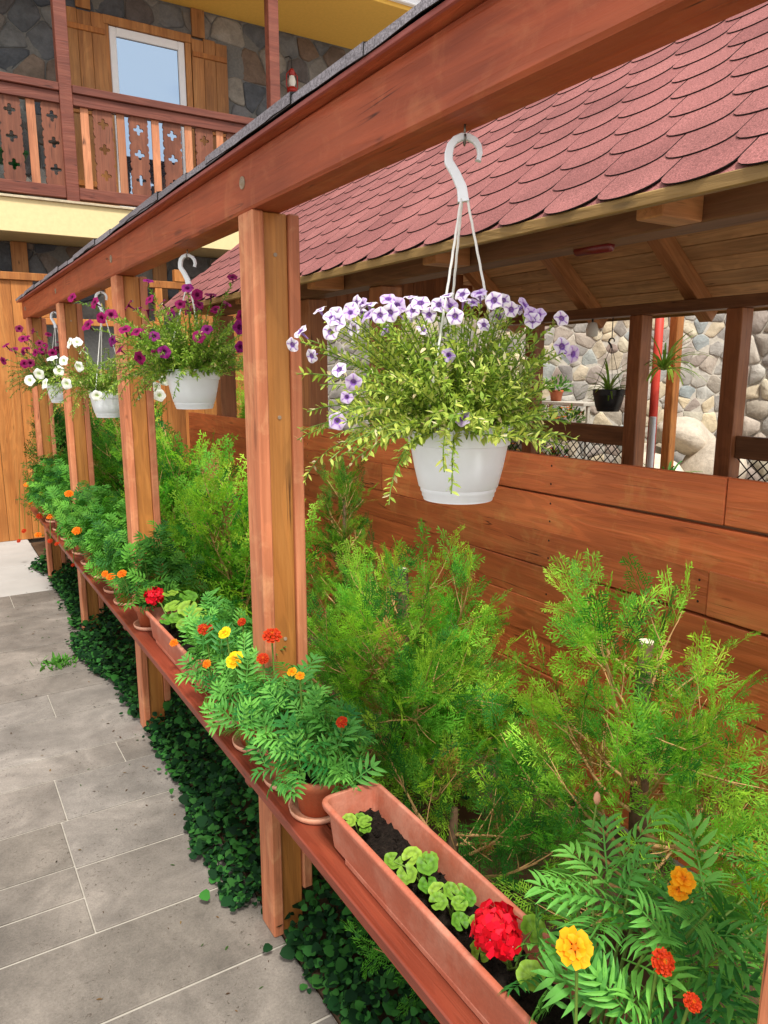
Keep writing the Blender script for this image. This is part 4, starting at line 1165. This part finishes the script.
def flower_ball(seed, n=30):
    r = random.Random(seed); b = MB(); red = (c255(216, 10, 34), c255(232, 22, 50), c255(196, 6, 26))
    for k in range(n):
        z = 1 - 1.35 * (k + .5) / n; a = k * 2.39996; q_ = math.sqrt(max(0, 1 - z * z)); nn_ = Vector((q_ * math.cos(a), q_ * math.sin(a), z))
        c = nn_ * r.uniform(.62, 1.02); M3 = (nn_ + rv(r) * .45).normalized().to_track_quat('Z', 'Y').to_matrix(); ro = r.uniform(0, 6)
        for j in range(5):
            an = ro + j * 2 * math.pi / 5; ca, sa = math.cos(an), math.sin(an); b.tint = jit(red[(k + j) % 3], .15, r)
            P = lambda u, v, w_: c + M3 @ Vector((ca * u - sa * v, sa * u + ca * v, w_))
            d = r.uniform(-.05, .05)
            i = b.pts([P(.02, 0, 0), P(.24, -.2, .05 + d), P(.46, -.15, .03), P(.48, .10, .08 + d), P(.28, .21, .04 - d)]); b.face(i, i + 1, i + 2, i + 3, i + 4)
        b.tint = c255(240, 190, 190); i = b.pts([c + M3 @ Vector(v_) for v_ in ((.035, 0, .03), (-.02, .03, .03), (-.02, -.03, .03))]); b.face(i, i + 1, i + 2)
    me = b.mesh('flower_ball', tint=True, smooth=True); me.materials.append(MATS['petal']); return me
def geranium(label, base, leaves, heads, seed):
    r = random.Random(seed); t = thing('geranium_plant', label, 'geranium', base, 'red geraniums in the planters'); B = Vector(base); sm = MB()
    for (x, y, z, R_) in leaves:
        P = Vector((x, y, z)); nn_ = (Vector((-.15, -.35, 1)) + rv(r) * .33).normalized(); M3 = nn_.to_track_quat('Z', 'Y').to_matrix()
        add('leaf', GL[r.randrange(3)], None, t, Matrix.Translation(P) @ M3.to_4x4() @ Matrix.Rotation(r.uniform(0, 6), 4, 'Z') @ Matrix.Scale(R_, 4))
        sm.tube([B + Vector((r.uniform(-.006, .006), r.uniform(-.006, .006), 0)), B.lerp(P, .55) + Vector((0, 0, .012)), P], [.0025, .0018, .0014], 5, False)
    for k, (x, y, z, R_) in enumerate(heads):
        P = Vector((x, y, z)); add('flower_head', flower_ball(seed + k), None, t, Matrix.Translation(P) @ Vector((-.3, -.4, 1)).to_track_quat('Z', 'Y').to_matrix().to_4x4() @ Matrix.Scale(R_, 4))
        sm.tube([B, B.lerp(P, .6) + Vector((0, 0, .02)), P - Vector((0, 0, R_ * .3))], [.003, .0028, .0026], 6, False)
    add('stem', sm.mesh(smooth=True), 'stem_green', t); return t
geranium('seedling geranium with three small leaves at the far end of the long planter', (.715, 1.25, zs1), [(.690, 1.262, .668, .017), (.715, 1.235, .672, .016), (.722, 1.268, .66, .014), (.708, 1.222, .664, .013)], [], 61)
geranium('young geranium with a cluster of round yellow-green leaves in the long planter', (.735, 1.05, zs1), [(.70, 1.10, .668, .019), (.735, 1.085, .675, .020), (.70, 1.05, .670, .020), (.74, 1.04, .682, .021), (.765, 1.07, .665, .019), (.725, 1.015, .66, .019)], [], 62)
geranium('young geranium with cupped small leaves next to the red bloom', (.735, .94, zs1), [(.725, .985, .668, .017), (.705, .955, .674, .017), (.738, .962, .678, .016), (.755, .935, .676, .017), (.73, .925, .68, .015), (.715, .905, .665, .016), (.742, .892, .66, .014), (.765, .965, .663, .015)], [], 63)
geranium('geranium with a big round red bloom in the long planter', (.745, .80, zs1), [(.72, .73, .69, .022), (.79, .80, .69, .024), (.70, .83, .668, .018), (.765, .86, .672, .018)], [(.700, .790, .735, .038)], 64)
geranium('geranium with one flat red bloom in the far planter box', (.74, 2.76, zs2), [(.73, 2.70, .74, .034), (.76, 2.62, .75, .036), (.72, 2.62, .72, .03), (.79, 2.7, .77, .034), (.75, 2.80, .76, .03), (.70, 2.68, .70, .028), (.78, 2.56, .74, .033), (.73, 2.56, .71, .03)], [(.70, 2.86, .745, .034)], 65)
marigold('marigold filling the near end of the far planter box', (.765, 2.38, zs2), .13, .22, 80, [(*at_x(174, 643, .66), 'orange', .016)], 66, True, bias=(.03, -.02), low=.12)

# marigolds on the far shelf, one pot each
far = [(3.02, 'nearest'), (3.40, 'second'), (3.62, 'third'), (3.92, 'fourth'), (4.22, 'fifth'), (4.50, 'sixth'), (4.92, 'seventh'), (5.25, 'eighth'), (5.58, 'ninth'), (5.92, 'tenth')]
fl = {y: [] for y, _ in far}
for px, py, X, kind, r_ in ((122, 574, .60, 'orange', .020), (111, 577, .60, 'orange', .022), (105, 574, .61, 'orange', .017), (73, 565, .62, 'red', .012), (77, 531, .60, 'orange', .026), (57, 544, .62, 'red', .018),
                            (50, 517, .62, 'orange', .024), (69, 494, .64, 'orange', .026), (42, 493, .64, 'gold', .022), (38, 535, .60, 'orange', .026), (50, 541, .62, 'red', .018), (27, 485, .62, 'orange', .026), (40, 516, .62, 'red', .026), (24, 531, .585, 'red', .022), (19, 541, .57, 'red', .020), (31, 503, .60, 'orange', .02)):
    P = at_x(px, py, X); yb = min(fl, key=lambda q_: abs(q_ - P.y)); fl[yb].append((*P, kind, r_))
for i, (y, od) in enumerate(far):
    zt = clay_pot('%s clay pot beyond the far planter box on the shelf' % od, SX, y)
    marigold('%s marigold beyond the far planter box, in its pot on the shelf' % od, (SX, y, zt), .19, .30 + (.03 if y > 5 else 0), 200, fl[y], 70 + i, False, (.07, .10), (.05, 0), low=-.05)
# big near marigold growing in the near end of the long planter, and a tall bud
zt = zs1
P1, P2, P3, P4, P5 = at(575, 948, .93), at(683, 880, 1.02), at(679, 890, 1.02), at(662, 962, .95), at(692, 1003, .90)
big = marigold('large marigold with gold blooms filling the lower right corner', (.745, .61, zt), .22, .29, 92,
         [(*P1, 'gold', .024), (*P2, 'gold', .018), (*P3, 'gold', .015), (*P4, 'red', .017), (*P5, 'red', .012)], 91, True, (.085, .125), (.13, .0), leaf_me=PIN_NEAR)
bud = thing('seed_stalk', 'thin upright stalk with a pale pink bud above the big marigold', 'stalk', (.86, .775, zt))
b = MB(); b.tube([(.80, .70, zt - .01), (.86, .765, .72), (.895, .78, .82), (.911, .785, .895)], [.0022, .002, .0018, .0018], 6); add('stem', b.mesh(smooth=True), 'stem_green', bud)
b = MB(); b.lathe([(.001, 0), (.004, .002), (.0062, .010), (.005, .018), (.001, .024)], 12, (.911, .785, .892)); add('bud', b.mesh(smooth=True), 'bud', bud)

# ---------------------------------------------------------------- hanging pots
def trumpet(inner, vein, outer, tube, seed=0, mid=None):
    b = MB(); n = 30; rings = []; mid = mid or lerp(inner, outer, .7)
    for (rr, z, c0, c1) in ((.08, -1.3, tube, tube), (.12, -.75, tube, tube), (.20, -.22, tube, inner), (.32, -.02, inner, inner), (.44, .03, mid, vein), (.74, .07, outer, vein), (1.0, .0, outer, outer)):
        pts = []; cols = []
        for j in range(n):
            a = 2 * math.pi * j / n; lob = 1 + (.07 * math.cos(5 * a) if rr > .5 else 0)
            pts.append((rr * lob * math.cos(a), rr * lob * math.sin(a), z + (.09 * math.cos(5 * a + 2.4) + .05 * math.sin(3 * a + seed) if rr > .9 else 0))); cols.append(c1 if j % 6 == 0 else c0)
        i = len(b.v); b.v += pts; b.c += cols; rings.append(i)
    for a, c in zip(rings, rings[1:]):
        for j in range(n): b.face(a + j, a + (j + 1) % n, c + (j + 1) % n, c + j)
    me = b.mesh('trumpet_flower', smooth=True, tint=True); me.materials.append(MATS['petal']); return me
PW = trumpet(c255(98, 46, 148), c255(146, 92, 190), c255(234, 226, 243), c255(164, 130, 200))
PW2 = trumpet(c255(120, 70, 170), c255(160, 110, 200), c255(210, 192, 230), c255(150, 112, 194), 2)
PM = trumpet(c255(84, 4, 52), c255(108, 6, 66), c255(146, 12, 92), c255(110, 16, 80))
PM2 = trumpet(c255(70, 6, 70), c255(100, 10, 86), c255(134, 24, 112), c255(110, 20, 96))
PD = trumpet(c255(70, 6, 44), c255(90, 6, 50), c255(124, 12, 72), c255(90, 10, 60))
PV = trumpet(c255(214, 224, 190), c255(236, 240, 232), c255(244, 244, 246), c255(220, 230, 200))
def hanging_pot(label, x, y, mat, r_, h, z_rim, z_hook, z_top, hook_mat, rot=0, name='hanging_pot'):
    t = thing(name, label, 'hanging pot', (x, y, z_rim - h), 'hanging pots under the beam' if mat == 'white_plastic' else None)
    b = MB(); zb = z_rim - h
    b.lathe([(.001, .004), (r_ * .60, .004), (r_ * .62, 0), (r_ * .655, .0), (r_ * .665, h * .035), (r_ * .685, h * .05), (r_ * .69, h * .10), (r_ * .715, h * .115), (r_ * .72, h * .165), (r_ * .75, h * .18),
             (r_ * .84, h * .45), (r_ * .905, h * .70), (r_ * .915, h * .735), (r_ * .955, h * .745), (r_ * .965, h * .96), (r_ * 1.0, h * .965), (r_ * 1.0, h), (r_ * .93, h), (r_ * .90, h * .8), (.001, h * .8)], 48, (x, y, zb))
    body = add('pot', b.mesh(smooth=True), mat, t)
    es = body.modifiers.new('edge_split', 'EDGE_SPLIT'); es.split_angle = R(50)
    b = MB(); b.lathe([(r_ * .89, 0), (r_ * .5, .006), (.001, .008)], 24, (x, y, zb + h * .82)); add('soil', b.mesh(), 'soil', t)
    for k in range(3):
        a = R(rot + 120 * k); p0_ = Vector((x + math.cos(a) * r_ * .975, y + math.sin(a) * r_ * .975, z_rim - .008)); p1_ = Vector((x + math.cos(a) * .006, y + math.sin(a) * .006, z_hook + .004))
        b = MB(); n = 40; pts = []
        for i in range(n + 1):   # twisted string
            q_ = p0_.lerp(p1_, i / n); pts.append(q_ + Vector((math.cos(i * 1.9), math.sin(i * 1.9), 0)) * .0003)
        b.tube(pts, .0021, 6); add('cord', b.mesh(smooth=True), 'white_cord' if mat == 'white_plastic' else hook_mat, t)
    # flat plastic hook with a ribbed web
    H = z_top - z_hook; b = MB(); L = []
    cx0, cz0, R0 = .0, z_hook + H * .70, H * .24
    pts = [(0, z_hook, .014), (-.003, z_hook + H * .2, .0125), (-.013, z_hook + H * .40, .0115), (-.025, z_hook + H * .58, .011)]
    for i in range(9):
        an = R(178 - 205 * i / 8); pts.append((R0 * math.cos(an), cz0 + R0 * math.sin(an), .0105 - .0006 * i))
    u = Vector((math.cos(R(-32 + rot * .2 - 15)), math.sin(R(-32 + rot * .2 - 15)), 0)); v_ = Vector((-u.y, u.x, 0))
    prev = None
    for i, (px, pz, wd) in enumerate(pts):
        a_ = pts[max(0, i - 1)]; c_ = pts[min(len(pts) - 1, i + 1)]; tx, tz = c_[0] - a_[0], c_[1] - a_[1]; Ln = math.hypot(tx, tz); nx, nz = -tz / Ln, tx / Ln
        ring = []
        for (s1, s2) in ((1, 1), (1, -1), (-1, -1), (-1, 1)):
            ring.append(Vector((x, y, 0)) + u * (px + nx * wd * .62 * s1) + v_ * (.0055 * s2) + Vector((0, 0, pz + nz * wd * .62 * s1)))
        k = b.pts(ring)
        if prev is None: b.face(k, k + 1, k + 2, k + 3)
        else:
            for j in range(4): b.face(prev + j, prev + (j + 1) % 4, k + (j + 1) % 4, k + j)
        prev = k
    b.face(prev + 3, prev + 2, prev + 1, prev)
    add('hook', b.mesh(bevel=.0012), hook_mat, t)
    zc = cz0 + R0 - .007
    if mat == 'white_plastic':
        b = MB(); q_ = Vector((x, y, 0)); pts = []
        for i in range(8):
            an = R(-210 + 240 * i / 7); pts.append(q_ + v_ * (.009 * math.cos(an)) + Vector((0, 0, zc + .004 + .009 * math.sin(an))))
        pts += [q_ + Vector((0, 0, zc + .016)), q_ + Vector((0, 0, 2.0005))]
        b.tube(pts, .0019, 6); add('screw_hook', b.mesh(smooth=True), 'steel', t)
    return t
P_PAL = (c255(208, 212, 116), c255(168, 188, 80), c255(116, 152, 58), c255(216, 202, 160))
def petunia(label, c, rad, h_up, droop, n_stem, fl_mesh, n_fl, fsize, seed, pal, bias=(0, 0), top_only=.0, leaf=(.012, .021), goal=()):
    r = random.Random(seed); t = thing('petunia_plant', label, 'petunia', c, 'petunias in the hanging pots'); C_ = Vector(c); S = Scatter(); sm = MB(); tips = []; ends = []
    def leafy(pts, n, L):
            sm.tube(pts, [.0014] * 6 + [.001] * 5, 4, False)
            stint = r.random()
            m = int(L / .0044)
            for k in range(m):
                tt = (.12 + .88 * k / m); ii = min(n - 1, int(tt * n)); q_ = pts[ii].lerp(pts[ii + 1], tt * n - ii); ax = (pts[ii + 1] - pts[ii]).normalized()
                side = ax.cross(rv(r)).normalized(); ld = (ax * .55 + side * .8 + Vector((0, 0, .15))).normalized()
                u = stint * .6 + r.random() * .4
                cc = lerp(pal[2], pal[1], u * 2) if u < .5 else lerp(pal[1], pal[0], u * 2 - 1)
                if r.random() < .07: cc = pal[3]
                S.put(LEAF[k % 3], frame(ld, Vector((0, 0, 1)) + rv(r) * .6), q_, r.uniform(*leaf) * (1.1 - .35 * tt), jit(cc, .18, r))
    for g in goal:
        g = Vector(g); p = C_ + Vector(((g.x - C_.x) * .15, (g.y - C_.y) * .15, -.02)); L = (g - p).length; n = 10; up_ = Vector((0, 0, L * .35))
        pts = [p.lerp(g, k / n) + up_ * (k / n) * (1 - k / n) for k in range(n + 1)]; dd = (pts[-1] - pts[-2]).normalized(); leafy(pts, n, L); ends.append((g, dd))
    for i in range(n_stem):
        a = r.uniform(0, 2 * math.pi); e = R(r.choice((r.uniform(5, 35), r.uniform(25, 60), r.uniform(45, 85))))
        d = Vector((math.cos(a) * math.cos(e), math.sin(a) * math.cos(e), math.sin(e)))
        L = (rad * math.cos(e) ** 2 + h_up * math.sin(e) ** 2) * r.uniform(.7, 1.1) * (1 + (d.x * bias[0] + d.y * bias[1]))
        p = C_ + Vector((math.cos(a), math.sin(a), 0)) * r.uniform(.0, .06) + Vector((0, 0, -.02))
        pts = [p]; dd = d.copy(); n = 10
        for k in range(n):
            dd = (dd + Vector((0, 0, -(droop if d.dot(rt) < 0 else droop * .35) * (k / n) * math.cos(e))) + rv(r) * .10).normalized(); pts.append(pts[-1] + dd * (L / n))
        leafy(pts, n, L)
        tips.append((pts[-1], dd))
    add('stem', sm.mesh(), 'stem_green', t)
    tag(add('foliage', S.mesh('petunia_foliage'), 'foliage_leaf', t), kind='stuff')
    spots = list(ends)
    tips.sort(key=lambda q_: -q_[0].z)
    for k in range(n_fl): p, dd = tips[k * 2 % len(tips)]; spots.append((p, dd))
    for p, dd in spots:
        nn_ = (dd * .5 + Vector((-.45, -.65, .35)) + rv(r) * .75).normalized(); M3 = nn_.to_track_quat('Z', 'Y').to_matrix()
        add('flower', r.choice(fl_mesh), None, t, Matrix.Translation(p + nn_ * .02) @ M3.to_4x4() @ Matrix.Rotation(r.uniform(0, 6), 4, 'Z') @ Matrix.Scale(r.uniform(*fsize), 4))
    return t
HP = [(.770, 1.005, 1.530), (.770, 2.45, 1.622), (.770, 3.80, 1.522), (.770, 5.25, 1.54)]
lab = ['white hanging pot nearest the camera with lilac-white petunias', 'second white hanging pot along the beam, under magenta petunias', 'third white hanging pot along the beam, under white petunias', 'farthest white hanging pot along the beam, between the last posts']
for (x, y, zr), l_, ro in zip(HP, lab, (75, 40, 100, 10)):
    hanging_pot(l_, x, y, 'white_plastic', .0905, .128, zr, 1.885, 1.988, 'white_plastic', ro)
def goals(px, d, sp, seed):
    r = random.Random(seed); return [at(x, y, d + r.uniform(-sp, sp)) for x, y in px]
g1 = goals([(300, 342), (309, 340), (326, 321), (320, 353), (395, 337), (388, 310), (371, 317), (362, 330), (345, 377), (356, 379), (347, 400), (337, 422), (371, 309), (383, 318), (400, 308), (411, 310), (421, 313), (431, 317), (439, 311), (352, 320), (344, 326), (466, 303), (474, 308), (481, 305), (455, 318), (462, 312), (498, 305), (506, 311), (515, 313), (481, 331), (526, 318), (533, 323), (541, 322), (556, 324), (555, 349), (563, 353), (418, 337), (447, 357), (407, 431), (465, 425), (441, 411), (361, 324), (377, 324), (405, 320), (421, 321), (489, 312), (493, 320), (450, 308), (335, 335), (366, 306), (394, 314), (416, 316), (446, 312), (470, 313), (503, 306), (510, 317), (330, 327), (356, 314), (339, 318)], 1.17, .05, 1)
g2 = goals([(148, 287), (134, 309), (127, 335), (140, 337), (148, 336), (155, 340), (158, 353), (144, 356), (125, 354), (92, 329), (100, 306), (105, 318), (233, 283), (188, 293), (199, 297), (211, 301), (224, 309), (240, 316), (200, 339), (208, 334), (238, 346), (237, 328), (77, 301), (163, 353), (112, 318), (118, 342)], 2.28, .12, 2)
g3 = goals([(32, 381), (41, 373), (49, 385), (54, 362), (66, 362), (69, 383), (82, 366), (86, 353), (77, 345), (98, 395), (60, 372), (159, 396), (165, 379), (158, 386)], 3.45, .12, 3)
g4 = goals([(8, 348), (24, 341), (30, 340), (25, 364), (31, 364), (20, 330), (36, 332), (6, 360), (48, 337), (40, 345), (15, 352)], 4.6, .12, 4)
petunia('yellow-green petunia with lilac-white trumpets spilling from the nearest pot', (.770, 1.005, 1.535), .205, .175, .20, 300, [PW, PW2, PW], 0, (.0105, .0148), 101, P_PAL, (-rt.x * .24, -rt.y * .24), goal=g1)
petunia('bushy petunia with magenta trumpets in the second hanging pot', (.770, 2.45, 1.627), .25, .20, .26, 260, [PM, PM, PM2], 12, (.016, .021), 102, (c255(176, 192, 86), c255(130, 164, 60), c255(86, 128, 46), c255(196, 184, 126)), (-.2, .15), goal=g2)
petunia('thin petunia with large white trumpets drooping from the third pot', (.770, 3.80, 1.527), .27, .20, .42, 120, [PV], 2, (.023, .028), 103, (c255(182, 196, 94), c255(134, 164, 62), c255(86, 124, 48), c255(206, 196, 146)), (-.4, .1), goal=g3)
petunia('dark petunia with deep purple trumpets in the farthest pot', (.770, 5.25, 1.545), .28, .24, .25, 190, [PD, PM], 18, (.020, .028), 104, (c255(130, 152, 66), c255(92, 124, 50), c255(58, 92, 38), c255(150, 140, 96)), (-.2, 0), goal=g4)
bp = hanging_pot('black hanging pot with a spider plant on the far side of the gazebo', 4.65, 4.13, 'black_plastic', .13, .172, 1.468, 1.79, 1.87, 'black_plastic', 30)
b = MB(); b.tube([(4.65, 4.13, 1.865), (4.65, 4.13, 2.0215)], .004, 6); add('wire', b.mesh(), 'black_plastic', bp)

def strap_plant(label, c, n, L, wd, seed, pal, group=None, name='spider_plant', cat='plant'):
    r = random.Random(seed); t = thing(name, label, cat, c, group); b = MB()
    for i in range(n):
        a = r.uniform(0, 6.28); e = R(r.uniform(25, 80)); d = Vector((math.cos(a) * math.cos(e), math.sin(a) * math.cos(e), math.sin(e))); pts = [Vector(c)]; Lk = L * r.uniform(.6, 1.1)
        sd = Vector((-math.sin(a), math.cos(a), 0)); b.tint = jit(lerp(pal[0], pal[1], r.random()), .1, r); prev = None
        for k in range(6):
            w_ = wd * (1 - (k / 6) ** 2) + .001; j = b.pts([pts[-1] - sd * w_, pts[-1] + Vector((0, 0, -w_ * .4)), pts[-1] + sd * w_])
            if prev is not None:
                b.face(prev, prev + 1, j + 1, j); b.face(prev + 1, prev + 2, j + 2, j + 1)
            prev = j; d = (d + Vector((0, 0, -.28))).normalized(); pts.append(pts[-1] + d * Lk / 5)
    me = b.mesh('strap_leaves', tint=True); add('foliage', me, 'foliage_leaf', t); return t
G2 = (c255(110, 160, 60), c255(170, 196, 96))
strap_plant('spider plant arching out of the black hanging pot', (4.65, 4.13, 1.445), 34, .30, .009, 111, G2)
strap_plant('trailing green strap-leaved plant in front of the red pipe', (4.95, 3.86, 1.62), 40, .40, .010, 112, G2)
strap_plant('low green strap-leaved clump beside the white post', (5.2, 3.95, .62), 40, .38, .014, 113, (c255(60, 120, 50), c255(110, 160, 70)))
# bright shrub tip seen between wall and second pot
hb = [((2.9, 7.2, .5 + .2 * i), (math.cos(i * 2.2) * .4, math.sin(i * 2.2) * .4, .8), .35, .05) for i in range(5)] + [((2.9, 7.2, .9), (rng.uniform(-.5, .5), rng.uniform(-.5, .5), .7), .45, .05) for i in range(12)]
t_ = thuja('bright green bush standing behind the far end of the plank wall', (2.9, 7.2, -.04), [(2.9, 7.2, -.04), (2.9, 7.2, .6), (2.9, 7.2, 1.1)], [.03, .02, .01], hb, 121, (.10, .16), SPRAY_LITE, (c255(170, 200, 60), c255(120, 170, 50), c255(70, 120, 40)), .05, False)
del t_['group']
# potted flowers on the stand behind the lattice
def small_pot(label, x, y, z, rad, h, fc, seed):
    t = thing('flower_pot', label, 'pot', (x, y, z), 'potted flowers on the stand'); b = MB()
    b.lathe([(.001, 0), (rad * .72, 0), (rad * .95, h * .78), (rad * 1.08, h * .8), (rad * 1.1, h), (rad * .95, h), (.001, h * .9)], 20, (x, y, z)); add('body', b.mesh(smooth=True), 'terracotta', t)
    r = random.Random(seed); S = Scatter()
    for i in range(130):
        d = rv(r); d.z = abs(d.z) * 1.1; p = Vector((x, y, z + h * .9)) + d * rad * r.uniform(.6, 1.9)
        S.put(LEAF[i % 3], frame(d, rv(r)), p, r.uniform(.04, .07), jit(c255(86, 136, 58), .3, r))
    tag(add('foliage', S.mesh('pot_foliage'), 'foliage_leaf', t), kind='stuff')
    S = Scatter()
    for i in range(14):
        d = rv(r); d.z = abs(d.z) + .2; d.normalize(); p = Vector((x, y, z + h)) + d * rad * r.uniform(1.4, 2.1)
        for k in range(6):
            S.put(LEAF[0], frame((math.cos(k * 1.05), math.sin(k * 1.05), .5), (0, 0, 1)), p, .045, jit(fc, .15, r))
    tag(add('bloom', S.mesh('pot_bloom'), 'petal', t), kind='stuff')
FC = [c255(226, 60, 50), c255(240, 180, 40), c255(222, 120, 40), c255(220, 80, 120), c255(238, 150, 40)]
od = ['first', 'second', 'third', 'fourth', 'fifth', 'sixth']
for k, (z, dx, nm) in enumerate(((.58, -.03, 'lowest'), (.98, .17, 'middle'))):
    for i in range(5): small_pot('%s pot from the right on the %s step of the grey stand' % (od[i], nm), 5.15 + dx + .05, 5.22 + i * .34, z + .0005, .085, .13, FC[(i + k * 2) % 5], 130 + i + 10 * k)
small_pot('lone terracotta pot on the top step of the grey stand', 5.48, 5.55, 1.3105, .07, .11, c255(120, 170, 70), 150)
# pink flowers at the right edge
small_pot('terracotta pot of bright pink flowers on a post at the right edge', 5.3, 2.62, 1.36, .10, .14, c255(230, 70, 150), 151)
tag(timber('timber_post', (5.25, 2.57, -.045), (5.35, 2.67, 1.3595), 'wood_screen', None, .005), 'short orange timber post carrying pink flowers at the right edge', 'post')
# white wall lamp hanging near the far eave
wl = thing('pendant_lamp', 'white glass lamp hanging under the far eave beside the black pot', 'lamp', (4.64, 4.33, 1.87))
b = MB(); b.lathe([(.02, .0), (.045, .01), (.05, .06), (.035, .11), (.001, .12)], 18, (4.64, 4.33, 1.88)); add('glass', b.mesh(smooth=True), 'lamp_glass', wl)
b = MB(); b.tube([(4.64, 4.33, 1.99), (4.64, 4.33, 2.0215)], .008, 8); add('stem', b.mesh(), 'black_plastic', wl)

# ---------------------------------------------------------------- ground cover below the shelf
r = random.Random(5); S = Scatter(); IV = (c255(22, 60, 27), c255(48, 98, 40), c255(14, 38, 20))
for i in range(21000):
    y = r.uniform(-.3, 6.6); lump = .5 + .5 * math.sin(y * 2.9 + 1.1) * math.sin(y * 1.3)
    edge = .745 - .10 * max(0, math.sin(y * 2.6 - 3.6)) * (1 if y > 1.9 else .25) - .035 * (y > 2.2)
    x = edge + abs(r.gauss(0, .22)) - (r.random() ** 3 * .06 if r.random() < .10 else 0)
    if x > 1.85: continue
    if any(abs(y - (py + .045)) < .075 and x < .86 for py in POST_Y): 
        if x < .70 or r.random() < .9: continue
    hmax = (.035 + .30 * min(1, max(0, (x - edge) / .34))) * (.6 + .5 * lump)
    z = hmax * r.random() ** .55
    d = Vector((r.gauss(-.5, .7), r.gauss(-.2, .7), r.gauss(.15, .35)))
    S.put(IVY, frame(d, Vector((-.45, -.25, 1)) + rv(r) * .5), (x, y, max(z, 0) + .006), r.uniform(.010, .024) * (1.7 if r.random() < .18 else 1), jit(lerp(IV[2], IV[0], r.random()) if r.random() < .6 else IV[1], .25, r))
for i in range(90):     # a tuft growing out of a joint in the path
    S.put(LEAF[i % 3], frame((r.gauss(0, .6), r.gauss(0, .6), .6), rv(r)), (.50 + r.gauss(0, .045), 4.28 + r.gauss(0, .05), .002), r.uniform(.03, .05), jit(c255(72, 124, 44), .2, r))
for i in range(140):    # fallen bits on the paving beside the bed
    x_, y_ = .70 - abs(r.gauss(0, .22)), r.uniform(1.2, 6.0)
    S.put(LEAF[i % 3], frame((r.gauss(0, 1), r.gauss(0, 1), .05), (0, 0, 1)), (x_, y_, .0035), r.uniform(.006, .02), jit(r.choice((c255(70, 50, 34), c255(110, 84, 50), c255(58, 84, 40), c255(40, 32, 26))), .2, r))
tag(add('ground_cover', S.mesh('creeper_leaves'), 'foliage_ivy'), 'dark green creeping leaves covering the bed under the shelf', 'ground cover', kind='stuff')
